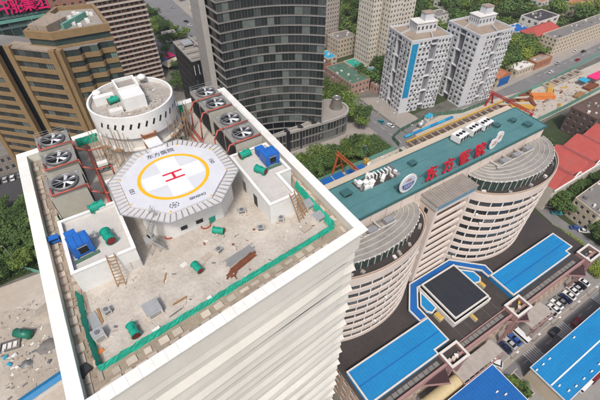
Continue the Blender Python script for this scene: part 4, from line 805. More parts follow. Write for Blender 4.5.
# street-side blue roofed sheds
def shed(name, label, x0, x1, y0, y1, h, m, vents, stripe=None):
    t = thing(name, label, 'shed', ((x0+x1)/2, (y0+y1)/2, 0)); W_, D_ = (x1-x0)/2, (y1-y0)/2; b = MB(); ls = facade(b, (-W_, -D_), (W_, -D_), 0, h-.4, max(4, int(W_*2/3)), 1, .7, .6); b.quad((W_, -D_, 0), (W_, D_, 0), (W_, D_, h-.4), (W_, -D_, h-.4)); b.quad((W_, D_, 0), (-W_, D_, 0), (-W_, D_, h-.4), (W_, D_, h-.4)); b.quad((-W_, D_, 0), (-W_, -D_, 0), (-W_, -D_, h-.4), (-W_, D_, h-.4)); part('wall', b, CREAMW, t); windows(t, ls, WIN)
    r = part('roof', MB().prism(rect(-W_-.3, W_+.3, -D_-.3, D_+.3), h-.4, h), m, t); part('gutter', MB().ring(rect(-W_-.5, W_+.5, -D_-.5, D_+.5), rect(-W_-.3, W_+.3, -D_-.3, D_+.3), h-.3, h+.12), WHITED, t)
    if stripe is not None: part('skylight_strip', MB().box(-W_, W_, stripe-.2, stripe+.2, h, h+.1), WHITE, t)
    sm_ = MB().box(-.04, .04, -D_, D_, 0, .06).mesh('sheet_seam', m)
    for k in range(int(W_*2/1.2)): link('sheet_seam', sm_, r, (-W_+.6+k*1.2, 0, h))
    for x, y in vents: part('ridge_vent', MB().box(x-.42, x+.42, y-.18, y+.18, h+.03, h+.4), WHITE, t)
    return t
shed('blue_shed', 'long bright blue roofed shed with white skylight strip across the street', 38.3, 112, -54.6, -43.6, 7, BLUER, [(-36.5+3.2*k, 4.4) for k in (0, 1, 2, 6, 14, 15, 16)]+[(-35+4*k, -4.6) for k in range(1, 16)]+[(-35, -1.9), (-34, -4.2)], -.6)
shed('blue_shed', 'deep blue flat roofed shed at the bottom edge beside the barrel canopy', -10, 28.4, -58, -36.9, 7.4, BLUER2, [(14, 5), (15.5, 3.2)])
# street paint
def paint(name, polys):
    b = MB()
    for pl_ in polys: b.poly(pl_, 0.0)
    LAY[0] += 1; o = struct(name, b, MARK); o.location.z = .004*LAY[0]
for cx in (44.5, 60.5, 84): paint('crossing_stripes', [rect(cx+k*.9, cx+k*.9+.5, -42.9, -38.9) for k in range(7)])
paint('lane_line', [rect(30+k*6, 33+k*6, -41.0, -40.85) for k in range(13)]); paint('bay_lines', [rect(40+k*2.6, 40.12+k*2.6, -37, -32.5) for k in range(4)]+[rect(62+k*2.4, 62.12+k*2.4, -37, -31.8) for k in range(8)])
paint('lane_line', [[(91+k*.16, 62+k*7), (91.2+k*.16, 62+k*7), (91.3+k*.16, 65+k*7), (91.1+k*.16, 65+k*7)] for k in range(9)]); paint('lane_line', [[(220+k*8, 76+k*.33), (224+k*8, 76.2+k*.33), (224+k*8, 76.4+k*.33), (220+k*8, 76.2+k*.33)] for k in range(16)])
paint('lane_line', [rect(-106.6, -106.4, 30+k*7, 33+k*7) for k in range(25)])
kb = MB(); kb.box(26, 110, -37.2, -37.0, 0, .14); tag(part('kerb', kb, PAVER, None), kind='structure')
isl = thing('planter_island', 'kerbed planting island with low shrubs beside the street corner', 'planter', (34, -44.5, 0)); part('kerb', MB().ring(rect(-3, 3, -4, 3.5), rect(-2.8, 2.8, -3.8, 3.3), 0, .3), PAVER, isl); part('soil', MB().box(-2.8, 2.8, -3.8, 3.3, 0, .22), GRASS, isl)
# ------------------------------------------------------------------ towers behind
def V(px, py, v):
    """point of the pixel's ray on the vertical plane y = v"""
    d = _FW+_R*((px-300)/F)+_UP*((200-py)/F); t = (v-CAM.y)/d.y; return (CAM.x+d.x*t, CAM.z+d.z*t)
# dark glass tower with a curved front
WINT = window_mesh('window', TOWG, GLASSB, 1, .012)
dt = thing('office_tower', 'dark glass office tower with curved front and grey floor bands', 'tower', (34, 112, 0))
def crv(s): return (12.7+42*s, 109-16.8*s*s*(0.55+0.45*s))
NS = 16; front = [crv(i/NS) for i in range(NS+1)]; ring0 = front+[(55.2, 131), (12.0, 131)]
FH = 4.05; NF = 24
wpart('core', MB().prism(offset(ring0, .45), 0, FH*NF), GLASSD, dt)
lip_o, lip_i = offset(ring0, -.22), offset(ring0, .95)
for f in range(NF+1):
    z = f*FH; wpart('floor_band', MB().ring(lip_o if f else ring0, lip_i, z+.02, z+.45), TOWG, dt)
WR = offset(ring0, .12)
for f in range(3, 21):
    for i in range(NS):
        a, b = WR[i], WR[i+1]; ang = math.atan2(b[1]-a[1], b[0]-a[0])
        link('window', WINT, dt, ((a[0]+b[0])/2-34, (a[1]+b[1])/2-112, f*FH+.62), ang, (math.hypot(b[0]-a[0], b[1]-a[1])*.985, 1, FH-.6)) if True else None
for i in range(0, NS+1, 2):
    p = offset(ring0, .35)[i]; wpart('mullion', MB().cbox(p[0], p[1], 0, .25, .25, FH*NF), TOWG, dt)
wpart('blade_wall', MB().prism([(9.9, 120.5), (12.2, 119.5), (12.2, 131.5), (9.9, 131.5)], 0, FH*NF+2), TOWL, dt)
for f in range(1, NF): wpart('blade_joint', MB().box(9.86, 9.9, 120.6, 131.4, f*FH, f*FH+.06), TOWG, dt)
wpart('roof', MB().poly(offset(ring0, .5), FH*NF+.8), GREYROOF, dt)
lob = [(16, 96.5), (40, 93.6), (62, 91.6)]+[(66.5+9.6*math.cos(math.radians(a)), 101+9.6*math.sin(math.radians(a))) for a in range(-70, 91, 10)]+[(55.6, 110.6), (55.6, 96.5)]
lobby = thing('lobby_pavilion', 'curved stone and glass lobby pavilion at the foot of the dark tower', 'pavilion', (66, 101, 0))
bb = MB(); ls = []
pl = [(p[0]-66, p[1]-101) for p in lob]
for i in range(len(pl)):
    a, c = pl[i], pl[(i+1) % len(pl)]; L_ = math.hypot(c[0]-a[0], c[1]-a[1]); ls += facade(bb, a, c, 1.0, 11.2, max(1, round(L_/1.9)), 2, .86, .84, .1) if i < len(pl)-3 else []
    if i >= len(pl)-3: bb.quad((*a, 0), (*c, 0), (*c, 11.2), (*a, 11.2))
    bb.quad((*a, 0), (*c, 0), (*c, 1.0), (*a, 1.0))
part('wall', bb, TOWG, lobby); windows(lobby, ls, WINB); part('roof', MB().poly(pl, 11.4), PAVE, lobby); part('parapet', MB().ring(offset(pl, -.3), offset(pl, .7), 11.2, 12.6), TOWL, lobby)
part('cone_skirt', MB().lathe([(3.9, 11.4), (3.7, 11.9), (2.2, 16.6), (2.35, 16.8), (2.35, 17.4), (1.9, 17.4), (1.7, 16.9)], 28, 5.2, 1.2), mat('brushed_metal', (.42, .39, .35), (.3, .28, .25), .8, .35, metal=.7), lobby, smooth=True); part('cone_lid', MB().lathe([(.001, 17.0), (1.8, 17.0)], 20, 5.2, 1.2), STEELD, lobby)
for px in (288, 301, 314):
    x, y = G(px, 152-(px-288)*.36, 0); wpart('dark_pier', MB().box(x-.9, x+.9, y-1.0, y+3, 0, 12.9), DARKB, lobby)
# gold granite building
gd = thing('granite_building', 'gold-brown granite office block with dark window strips behind the cooling towers', 'building', (-50, 118, 0))
def strips(t, pts, z0, z1, n, bays, spm, winm, out=.5, sp=.42, cap=290):
    k = 0; off_ = [(p[0]-t.location.x, p[1]-t.location.y) for p in pts]
    h = (z1-z0)/n
    for f in range(n):
        z = z0+f*h; b = MB()
        for p, q in zip(off_[:-1], off_[1:]):
            d = Vector((q[0]-p[0], q[1]-p[1])).normalized(); nr = Vector((d.y, -d.x)); b.prism([(p[0]+nr.x*out, p[1]+nr.y*out), (q[0]+nr.x*out, q[1]+nr.y*out), (q[0]-nr.x*.4, q[1]-nr.y*.4), (p[0]-nr.x*.4, p[1]-nr.y*.4)], z, z+h*sp)
            L_ = math.hypot(q[0]-p[0], q[1]-p[1]); m = max(1, round(L_/bays)); ang = math.atan2(d.y, d.x)
            for i in range(m):
                c = Vector(p).lerp(Vector(q), (i+.5)/m); link('window', winm, t, (c.x, c.y, z+h*sp), ang, (L_/m*.97, 1, h*(1-sp)))
        part('spandrel', b, spm, t)
g1, g2 = (-60.3, 115.1), (-47.6, 102.4); zz = [(-45.6, 102.9), (-40.4, 101.7), (-39.4, 103.4), (-34.4, 102.1), (-33.4, 103.8), (-28.9, 102.9)]
body = [(-80.4, 135.2), (-64.8, 119.6), (-63.6, 120.6), (-61.6, 118.6), g1, g2]+zz+[(-28.9, 128), (-41, 130), (-53, 121.5), (-74.5, 142.5)]
wpart('core', MB().prism(offset(body, .15), 0, 69.3), GLASSD, gd); wpart('rear_roof', MB().prism(offset(body, .2), 69.3, 69.55), GREYROOF, gd)
strips(gd, [g1, g2], 16, 69.5, 14, 3.2, GOLD, WINB); strips(gd, zz, 16, 69.6, 14, 2.7, GOLD, WING, .35, .45); strips(gd, [(-80.0, 134.8), (-64.8, 119.6)], 16, 69.5, 14, 3.2, GOLD, WINB)
for p in (g1, (-48.2, 103.0), (-46.4, 102.4), (-65.3, 120.0), (-79.6, 134.4)): wpart('pillar', MB().cbox(p[0], p[1], 0, 2.3, 1.8, 70.6, -.785), GOLD, gd)
wpart('lower_roof', MB().prism([(-60.8, 115.4), (-47.8, 102.2), (-46, 104.5), (-52, 113), (-58, 119)], 69.6, 70.2), TANR, gd)
up = [(-53.2, 112.4), (-46.4, 105.9), (-29.0, 104.4), (-29.0, 127), (-41, 131)]; wpart('upper_glazing', MB().prism(up, 66, 73.2), GLASSG, gd)
for z in (66.2, 69.2, 72.6): wpart('upper_band', MB().ring(offset(up, -.6), offset(up, .5), z, z+1.15 if z < 72 else 75.0), GOLD, gd)
wpart('upper_roof', MB().poly(offset(up, .4), 73.6), PAVE, gd); wpart('plant_screen', MB().prism([(-42, 109.5), (-33, 118), (-33.6, 118.6), (-42.6, 110.2)], 73.6, 75.6), MINT, gd); wpart('roof_slab', MB().prism([(-52, 112.6), (-47, 108), (-40, 114), (-44, 121)], 73.6, 76.4), TANR, gd)
for k in range(12): wpart('roof_unit', MB().cbox(random.uniform(-40, -31), random.uniform(108, 124), 73.6, 1.2, 1.0, 1.0), WHITE, gd)
for k in range(4): wpart('roof_mast', MB().tube((-50+k*4, 110-k, 73.6), (-50+k*4, 110-k, 79), .08), STEEL, gd)
# glass block with magenta rooftop sign
SV = 172.0; SH = V(20, 8, SV)[1]+5.5; gb_ = thing('glass_block', 'dark teal glass block behind the granite building', 'building', (-72, 182, 0))
bx = MB(); l2 = facade(bx, (-36, -10), (30, -10), 20, SH, 18, 12, .93, .8, .1); bx.quad((-36, -10, 0), (30, -10, 0), (30, -10, 20), (-36, -10, 20)); bx.quad((30, -10, 0), (30, 12, 0), (30, 12, SH), (30, -10, SH)); bx.quad((-36, 12, 0), (-36, -10, 0), (-36, -10, SH), (-36, 12, SH)); bx.quad((30, 12, 0), (-36, 12, 0), (-36, 12, SH), (30, 12, SH))
part('wall', bx, mat('teal_spandrel', (.11, .17, .16), (.07, .115, .11), .5, .4), gb_); windows(gb_, l2, WING); part('roof', MB().box(-36.2, 30.2, -10.3, 12.2, SH, SH+.6), GREENRD, gb_); part('roof_band', MB().box(-36.3, 30.3, -10.45, -10.0, SH-10.5, SH-9.3), MINT, gb_)
xs = [V(px, py, SV-.6) for px, py in ((5, 8), (16.5, 6.3), (28.5, 4.5), (40.5, 2.8))]
sg = thing('rooftop_lettering', 'magenta Chinese lettering along the top of the glass block', 'sign', (xs[0][0], SV-.6, 60))
for ch, (x, z) in zip('中船集团', xs): o = link('character', text_mesh(ch, 5.6, MAGENTA), sg, (x-xs[0][0], -.1, z-60)); o.scale = (1.16, 1.16, 1); o.rotation_euler = (math.pi/2, 0, 0)
part('backing_rail', MB().box(-3, xs[-1][0]-xs[0][0]+3, .12, .3, xs[0][1]-61, xs[0][1]-60.6), STEELD, sg)
# red brick residential tower
rt = thing('apartment_tower', 'tall reddish apartment tower with rows of pale balconies', 'apartment tower', (-14, 216, 0)); b = MB()
lw = facade(b, (-10, -8), (21, -8), 0, 84, 11, 29, .6, .55); lw2 = facade(b, (-34, -9.5), (-10, -9.5), 0, 84, 6, 29, .35, .45)
for p, q in (((-10, -9.5), (-10, -8)), ((21, -8), (21, 12)), ((21, 12), (-34, 12)), ((-34, 12), (-34, -9.5))): b.quad((*p, 0), (*q, 0), (*q, 84), (*p, 84))
part('wall', b, REDB, rt); windows(rt, [x for x in lw if x[0][2] < 66][:250], WIN)
sm = [x for x in lw2 if x[0][2] > 26 and x[0][2] < 70]; windows(rt, sm[:90], WIN)
for f in range(29):
    z = f*84/29; m = MB(); m.box(-9.7, 21.6, -9.3, -8.0, z, z+.16); m.box(-9.7, 21.6, -9.35, -9.2, z, z+1.0); m.box(21.05, 22.0, -8, 8, z, z+1.0); part('balcony', m, SLABW, rt)
    if f % 1 == 0 and z < 70:
        for k in range(11): part('balcony_divider', MB().box(-9.9+k*2.82, -9.7+k*2.82, -9.2, -8.0, z+.16, z+2.6), REDB, rt) if k % 2 == 0 else None
part('roof', MB().box(-34.3, 21.6, -9.6, 12.3, 84, 84.6), GREYROOF, rt)
# dark block with framed roof
db = building('dark_block', 'black glass block with pale framed roof left of the office tower', 'building', rect(6.5, 27, 135.3, 161.5), 40, 9, DARKB, PAVE, {0: (9, .5, .6), 3: (10, .6, .55)}, WIND, None, 1.0, trim=TOWL)
for k in range(4): part('roof_beam', MB().box(-9.8, 9.8, -11+k*6.5, -10.4+k*6.5, 41.2, 41.8), TOWL, db)
part('roof_beam', MB().box(-2, -1.4, -12.5, 12.5, 41.82, 42.3), TOWL, db); part('roof_box', MB().box(-8, -3, 2, 8, 40, 42.5), STEEL, db)
for k in range(9): part('white_fin', MB().box(-9.6+k*2.25, -9.35+k*2.25, -13.3, -13.12, 33, 38), WHITE, db)
# tents near it
def awn(label, px, py, m, s): x, y = G(px, py, 0); t = thing('market_tent', label, 'tent', (x, y, 0), .3); part('roof', MB().add([(-4*s, -3*s, 3), (4*s, -3*s, 3), (4*s, 3*s, 3), (-4*s, 3*s, 3), (-2*s, 0, 5.4), (2*s, 0, 5.4)], [(0, 1, 5, 4), (1, 2, 5), (2, 3, 4, 5), (3, 0, 4), (3, 2, 1, 0)]), m, t); [part('pole', MB().tube((sx*3.8*s, sy*2.8*s, 0), (sx*3.8*s, sy*2.8*s, 3), .1), STEEL, t) for sx in (-1, 1) for sy in (-1, 1)]
awn('cream tent roof beside the dark block', 173, 66, CREAMW, 1.7); awn('red tent roof left of the dark block', 168, 60, MAGENTA, 1.2); awn('small blue tent roof left of the red tent', 163, 65, BLUER2, .9)
# grey twin apartment towers
def greytower(label, P, h, blank, bannerm, fl=14):
    """P = front corner, left end, right end"""
    c, l, r = Vector(P[0]), Vector(P[1]), Vector(P[2]); bk = l+r-c; cen = (c+bk)/2; t = thing('grey_apartment_tower', label, 'apartment tower', (cen.x, cen.y, 0)); L = lambda p: Vector((p[0]-cen.x, p[1]-cen.y)); c, l, r, bk = L(c), L(l), L(r), L(bk); b = MB(); ls = []
    def seg(a, e, t0, t1, cols, wf=.6): p, q = a.lerp(e, t0), a.lerp(e, t1); return facade(b, p, q, 0, h, cols, fl, wf, .5) if cols else b.quad((*p, 0), (*q, 0), (*q, h), (*p, h)) and []
    ls += seg(l, c, 0, .4, 3); ls += seg(l, c, .6, 1, 3); seg(c, r, 0, blank, 0); ls += seg(c, r, blank, .5, 3); ls += seg(c, r, .66, 1, 4)
    for a, e, t0, t1 in ((l, c, .4, .6), (c, r, .5, .66)):
        p, q = a.lerp(e, t0), a.lerp(e, t1); d = (e-a).normalized(); n = Vector((-d.y, d.x))*1.8
        b.quad((*p, 0), (*(p+n), 0), (*(p+n), h), (*p, h)); b.quad((*(q+n), 0), (*q, 0), (*q, h), (*(q+n), h))
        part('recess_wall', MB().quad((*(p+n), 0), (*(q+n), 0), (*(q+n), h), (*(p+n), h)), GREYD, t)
        for f in range(1, fl, 3): pp_ = p+n*.2; qq = q+n*.2; part('recess_slab', MB().prism([pp_, qq, q+n, p+n], f*h/fl, f*h/fl+.5), GREYB, t)
    b.quad((*r, 0), (*bk, 0), (*bk, h), (*r, h)); b.quad((*bk, 0), (*l, 0), (*l, h), (*bk, h)); part('wall', b, GREYB, t); windows(t, ls, WIN)
    rng = random.Random(len(label))
    for q, w_, h_, a in ls:
        if rng.random() < .5: nr = Vector((math.sin(a), -math.cos(a))); part('air_conditioner', MB().cbox(q[0]+nr.x*.45+math.cos(a)*.9, q[1]+nr.y*.45+math.sin(a)*.9, q[2]-.55, .85, .4, .6, a), rng.choice([WHITE, WHITED, STEELD]), t)
        elif rng.random() < .35: nr = Vector((math.sin(a), -math.cos(a))); part('window_cage', MB().cbox(q[0]+nr.x*.35, q[1]+nr.y*.35, q[2]-.1, w_*1.05, .45, .18, a), rng.choice([STEELD, WHITED, REDB, MAUVE]), t)
    pl_ = [c, r, bk, l]; part('roof', MB().poly(offset(pl_, .3), h-.02), TANR, t); part('parapet', MB().ring(offset(pl_, -.1), offset(pl_, .35), h-.01, h+1.0), GREYB, t)
    ph = [c.lerp(bk, .36).lerp(r, -.05), c.lerp(r, .62).lerp(bk, .42), c.lerp(bk, .78), c.lerp(l, .62).lerp(bk, .42)]; cc = c.lerp(bk, .62); ax = (r-c).normalized(); ay = Vector((-ax.y, ax.x)); R4 = lambda sx, sy, o: [cc+o+ax*(i*sx)+ay*(j*sy) for i, j in ((-1, -1), (1, -1), (1, 1), (-1, 1))]
    q4 = R4(6.2, 3.8, Vector((0, 0))); bb_ = MB(); l3 = []
    for i in range(4): l3 += facade(bb_, q4[i], q4[(i+1) % 4], h, h+5, 5, 1, .5, .4)
    part('penthouse', bb_, GREYB, t); windows(t, l3, WIN); part('penthouse_roof', MB().prism(offset(q4, -.35), h+5, h+5.35), WHITED, t); q5 = R4(2.6, 2.2, ax*1.5); part('lift_house', MB().prism(q5, h+5.35, h+9), GREYB, t); part('lift_roof', MB().prism(offset(q5, -.25), h+9, h+9.3), TANR, t)
    for i, f in ((l, .5), (r, .5)): m_ = c.lerp(i, f); part('roof_wall', MB().prism([m_+ax*.2, m_-ax*.2, m_-ax*.2+ay*.01+(bk-m_)*.35, m_+ax*.2+(bk-m_)*.35], h, h+1.2), GREYB, t)
    if bannerm:
        d = (r-c).normalized(); n = Vector((d.y, -d.x))*.12; p, q = c.lerp(r, .03)+n, c.lerp(r, blank-.02)+n; bo = part('banner', MB().prism([p-n*.6, p, q, q-n*.6], 10, h-1.0), bannerm, t)
        for k in range(7):
            for e in range(2): m_ = p.lerp(q, .35+.3*((k*3+e*2) % 3)/2); part('banner_mark', MB().cbox(m_.x+n.x*.3, m_.y+n.y*.3, h-5-k*3.4-e*.9, .5+.7*((k+e) % 2), .05, .5, math.atan2(d.y, d.x)), mat('banner_green', (.03, .36, .25), None, 1, .5), t)
    return t
BAN = mat('banner_blue', (.01, .19, .42), (.012, .25, .42), .15, .5)
greytower('grey apartment tower with a tall blue banner down its corner', ((109, 91.5), (112.8, 113), (133, 86)), 42, .2, BAN); greytower('grey apartment tower right of the one with the blue banner', ((144.6, 77.5), (147, 101.5), (169, 75)), 42, .2, None)
# white and beige high-rises at the top
def hi(name, label, x0, x1, y0, y1, h, fl, wall, c0, c3, wf=.45): return building(name, label, 'apartment tower', rect(x0, x1, y0, y1), h, fl, wall, GREYROOF, {0: (c0, wf, .5), 3: (c3, wf, .5)}, WIN)
hi('white_apartment_tower', 'cream white apartment tower, left one of the close pair', 129.5, 136.5, 146, 160, 66, 22, BEIGE, 3, 6); hi('white_apartment_tower', 'cream white apartment tower, right one of the close pair', 138.5, 149, 140, 158, 66, 22, BEIGE, 4, 7); hi('white_apartment_tower', 'cream apartment tower half behind the right cream one', 158, 173, 152, 172, 62, 21, BEIGE, 5, 6)
hi('mauve_apartment_tower', 'brown mauve apartment tower at the top beside the office tower', 116, 124, 196, 214, 60, 20, MAUVE, 3, 0 or 1, .3); hi('mauve_apartment_tower', 'grey beige apartment tower right of the brown mauve one', 125, 140, 194, 212, 62, 21, mat('greybeige', (.42, .37, .33), (.33, .29, .26), .2, .8), 7, 5)
hi('far_apartment_tower', 'pinkish apartment tower far behind the cream pair', 196, 216, 210, 226, 50, 17, mat('pinkbeige', (.45, .36, .31), (.36, .29, .25), .2, .8), 8, 5)
# low buildings : (name, label, rect, height, floors, wall, roof, cols front, cols left)
LOW = [
 ('school_block', 'long pink low block with mossy green roof behind the street trees', rect(97.5, 112, 122, 150), 8, 2, mat('pink_plaster', (.42, .27, .22), (.34, .21, .17), .3, .8), MOSSR, 5, 10),
 ('sheet_roof_house', 'low house with bright green sheet roof beside the cream towers', rect(114, 123, 138, 152), 7, 2, CREAMW, GRNR, 3, 4),
 ('sheet_roof_house', 'low house with sky blue sheet roof next to the green sheet roof', rect(121, 127, 128, 137), 6, 2, CREAMW, CYANR, 2, 3),
 ('sheet_roof_house', 'low house with pale cyan roof farther up beside the office tower', rect(108, 116, 162, 174), 6, 2, CREAMW, CYANR, 2, 4),
 ('brick_house', 'low brown roofed house behind the cyan roof', rect(98, 107, 156, 172), 6, 2, REDB, BROWNR, 3, 4),
 ('old_flats', 'older grey flats with dark roof left of the cream towers', rect(122, 138, 170, 182), 13, 4, CREAMW, GREYROOF, 6, 4),
 ('old_flats', 'older grey flats with balconies in front of the mauve tower', rect(126, 137, 184, 192), 10, 3, MAUVE, GREYROOF, 4, 3),
 ('market_row', 'flat white roofed row beside the main road', rect(206, 224, 83, 91), 4.5, 1, CREAMW, WHITED, 6, 2),
 ('market_row', 'flat tan roofed row right of the white roofed row', rect(226, 244, 83, 90), 5, 1, ORANGER, TANR, 6, 2),
 ('cream_block', 'long cream four-storey block along the main road', rect(256, 330, 90.5, 102), 12, 4, CREAMW, GREYROOF, 20, 4),
 ('white_hall', 'white gable-sided hall with dark roof among the trees', rect(272, 298, 116, 132), 13, 3, mat('hall_white', (.66, .63, .57), (.56, .53, .48), .2, .8), DARKROOF, 3, 3),
 ('blue_roof_house', 'white house with vivid blue roof left of the white hall', rect(250, 266, 118, 130), 9, 2, WHITED, BLUER2, 5, 3),
 ('balcony_flats', 'white flats with balconies right of the grey towers', rect(180, 196, 96, 110), 20, 6, WHITED, DARKROOF, 5, 4),
 ('balcony_flats', 'white flats behind the first balcony flats', rect(202, 222, 108, 120), 12, 4, WHITED, GREYROOF, 6, 3),
 ('low_house', 'tan roofed house half hidden in the park trees behind the grey towers', rect(168, 184, 128, 140), 7, 2, CREAMW, ORANGER, 4, 3),
 ('low_house', 'dark roofed long house at the top right among trees', rect(262, 310, 196, 212), 8, 2, WHITED, DARKROOF, 10, 3),
 ('low_house', 'red roofed house at the top right edge', rect(330, 352, 150, 164), 8, 2, WHITED, ORANGER, 5, 3),
 ('low_house', 'pale flat house between park trees near the top', rect(228, 244, 176, 188), 7, 2, WHITED, GREYROOF, 4, 3),
 ('low_house', 'white row with orange roof near the upper right corner', rect(340, 380, 128, 138), 9, 2, CREAMW, ORANGER, 8, 3),
 ('low_house', 'grey flat house far up in the right park', rect(300, 330, 238, 252), 9, 2, WHITED, GREYROOF, 6, 3),
 ('gate_house', 'small pink walled house beside the side street', rect(113, 118, 116, 122), 5, 1, mat('pink_plaster', (.42, .27, .22)), GREYROOF, 2, 2),
 ('villa', 'cream walled villa with flat grey roof at the right edge', [(113, -20), (143, -22), (145, -8), (115, -9)], 10, 3, CREAMW, GREYROOF, 8, 4),
 ('brown_block', 'dark brown flat roofed block at the right edge', rect(174, 225, 17, 31), 14, 4, BROWNR, BROWNR, 14, 4),
 ('yard_house', 'grey roofed low house beside the left car park', rect(-98, -76, 154, 168), 9, 2, mat('taupe', (.25, .22, .19), (.19, .165, .145), .3, .8), GREYROOF, 8, 4),
 ('pool_house', 'low teal glass roofed house at the top between the towers', rect(72, 92, 300, 330), 8, 2, WHITED, CYANR, 5, 6),
 ('kiosk', 'small white kiosk in the avenue planting', rect(28, 38, 262, 274), 4, 1, WHITED, PAVE, 3, 3),
]
for nm, lb, pl_, h, fl, wm, rm, c0_, c3_ in LOW:
    t = building(nm, lb, 'house', pl_, h, fl, wm, rm, {0: (c0_, .45, .5), 3: (c3_, .45, .5)}, WIN, None, .5)
    rng = random.Random(lb); w0 = min(p[0] for p in pl_)-t.location.x; w1 = max(p[0] for p in pl_)-t.location.x; d0 = min(p[1] for p in pl_)-t.location.y; d1 = max(p[1] for p in pl_)-t.location.y
    for k in range(int((w1-w0)*(d1-d0)/45)+1): part('roof_unit', MB().cbox(rng.uniform(w0+1.5, w1-1.5), rng.uniform(d0+1.5, d1-1.5), h-.02, rng.uniform(.7, 1.8), rng.uniform(.6, 1.4), rng.uniform(.4, 1.2), rng.choice((0, .3))), rng.choice([WHITED, STEEL, STEELD, PAVE, CYANR if k == 2 else WHITED]), t)
def gable(name, label, x0, x1, y0, y1, h, rh, wall, roof, cat='house', cols=(5, 3), fl=2, hip=0.0, axis='x'):
    cx, cy = (x0+x1)/2, (y0+y1)/2; t = thing(name, label, cat, (cx, cy, 0)); a, d = (x1-x0)/2, (y1-y0)/2; b = MB(); pl_ = rect(-a, a, -d, d); ls = []
    for i in range(4): ls += facade(b, pl_[i], pl_[(i+1) % 4], 0, h, cols[i % 2], fl, .45, .5) if i in (0, 3) else (b.quad((*pl_[i], 0), (*pl_[(i+1) % 4], 0), (*pl_[(i+1) % 4], h), (*pl_[i], h)) and [])
    A, D = a+.5, d+.5; r = MB()
    if axis == 'x': r.add([(-A, -D, h), (A, -D, h), (A, D, h), (-A, D, h), (-A+hip, 0, h+rh), (A-hip, 0, h+rh)], [(0, 1, 5, 4), (1, 2, 5), (2, 3, 4, 5), (3, 0, 4), (3, 2, 1, 0)])
    else: r.add([(-A, -D, h), (A, -D, h), (A, D, h), (-A, D, h), (0, -D+hip, h+rh), (0, D-hip, h+rh)], [(0, 1, 4), (1, 2, 5, 4), (2, 3, 5), (3, 0, 4, 5), (3, 2, 1, 0)])
    part('wall', b, wall, t); windows(t, ls, WIN); part('roof', r, roof, t); n = int(2*A/1.5)
    part('ridge', MB().beam((-A+hip, 0, h+rh), (A-hip, 0, h+rh), .35, .3) if axis == 'x' else MB().beam((0, -D+hip, h+rh), (0, D-hip, h+rh), .35, .3), roof, t); return t
oh = gable('gabled_house', 'orange roofed house with blue hoarding right of the grey towers', 181, 194, 80, 90, 7.5, 2.6, CREAMW, ORANGER, axis='y'); part('hoarding', MB().box(-4.5, 5.5, -5.3, -5.05, 1.2, 6.6), BLUER2, oh)
gable('gabled_hall', 'red roofed cream hall at the left end of the long cream block', 250, 280, 103, 116, 11, 4, CREAMW, REDR, cols=(8, 4), fl=3, hip=5)
rr = thing('arcade_building', 'long low building with red roofs and white arched front right of the wing', 'building', (137, 6, 0)); bb = MB(); lr = facade(bb, (-28, -8), (38, -8), 0, 12.5, 22, 3, .5, .6); bb.quad((38, -8, 0), (38, 8, 0), (38, 8, 12.5), (38, -8, 12.5)); bb.quad((-28, 8, 0), (-28, -8, 0), (-28, -8, 12.5), (-28, 8, 12.5)); part('wall', bb, mat('arcade_white', (.55, .49, .42), (.45, .4, .34), .3, .8), rr); windows(rr, lr, WIN)
for k in range(4):
    x0 = -28+k*16.5; part('roof', MB().add([(x0, -8.4, 12.5), (x0+16.3, -8.4, 12.5), (x0+16.3, 8.4, 12.5), (x0, 8.4, 12.5), (x0+8.1, -7, 16.2), (x0+8.1, 8.4, 16.2)], [(0, 1, 4), (1, 2, 5, 4), (2, 3, 5), (3, 0, 4, 5), (3, 2, 1, 0)]), REDR, rr)
    part('valley', MB().box(x0+16.3, x0+16.5, -8.3, 8.3, 12.3, 12.7), PINK, rr)
    n = 10; ar = MB()
    for i in range(n): a, c = math.pi*i/n, math.pi*(i+1)/n; ar.beam((x0+16.4+2.2*math.cos(a), -8.5, 12.5+2.4*math.sin(a)), (x0+16.4+2.2*math.cos(c), -8.5, 12.5+2.4*math.sin(c)), .5, .5)
    part('arched_dormer', ar, WHITE, rr); part('dormer_glass', MB().add([(x0+16.4+2*math.cos(math.pi*i/n), -8.3, 12.5+2.2*math.sin(math.pi*i/n)) for i in range(n+1)], [tuple(range(n, -1, -1))]), GLASSG, rr)
part('cornice', MB().box(-28.3, 38.3, -8.9, -8.45, 11.8, 12.5), WHITE, rr)
# chinese-style end pavilion of the cleared lot, small sheds
def lean(label, x0, x1, y0, y1, h, m):
    t = thing('site_shed', label, 'shed', ((x0+x1)/2, (y0+y1)/2, 0)); a, d = (x1-x0)/2, (y1-y0)/2; part('wall', MB().prism(rect(-a+.2, a-.2, -d+.2, d-.2), 0, h-.3), WHITED, t); part('roof', MB().add([(-a, -d, h-.3), (a, -d, h-.3), (a, d, h+.5), (-a, d, h+.5), (-a, -d, h-.2), (a, -d, h-.2), (a, d, h+.6), (-a, d, h+.6)], [(3, 2, 1, 0), (4, 5, 6, 7), (0, 1, 5, 4), (1, 2, 6, 5), (2, 3, 7, 6), (3, 0, 4, 7)]), m, t)
    part('roof_strip', MB().add([(-.25, -d, h-.17), (.25, -d, h-.17), (.25, d, h+.63), (-.25, d, h+.63)], [(0, 1, 2, 3)]), SAND, t)
    for k in range(int(a*2/1.5)): part('roof_seam', MB().add([(-a+k*1.5, -d, h-.16), (-a+k*1.5+.06, -d, h-.16), (-a+k*1.5+.06, d, h+.64), (-a+k*1.5, d, h+.64)], [(0, 1, 2, 3)]), m, t)
lean('blue roofed site shed next to the cream tower, left of two', 33.6, 45.6, 53.6, 62.4, 4.6, BLUER2); lean('blue roofed site shed under the orange gantry, right of two', 47.0, 57.5, 52.4, 61.4, 4.8, BLUER2)
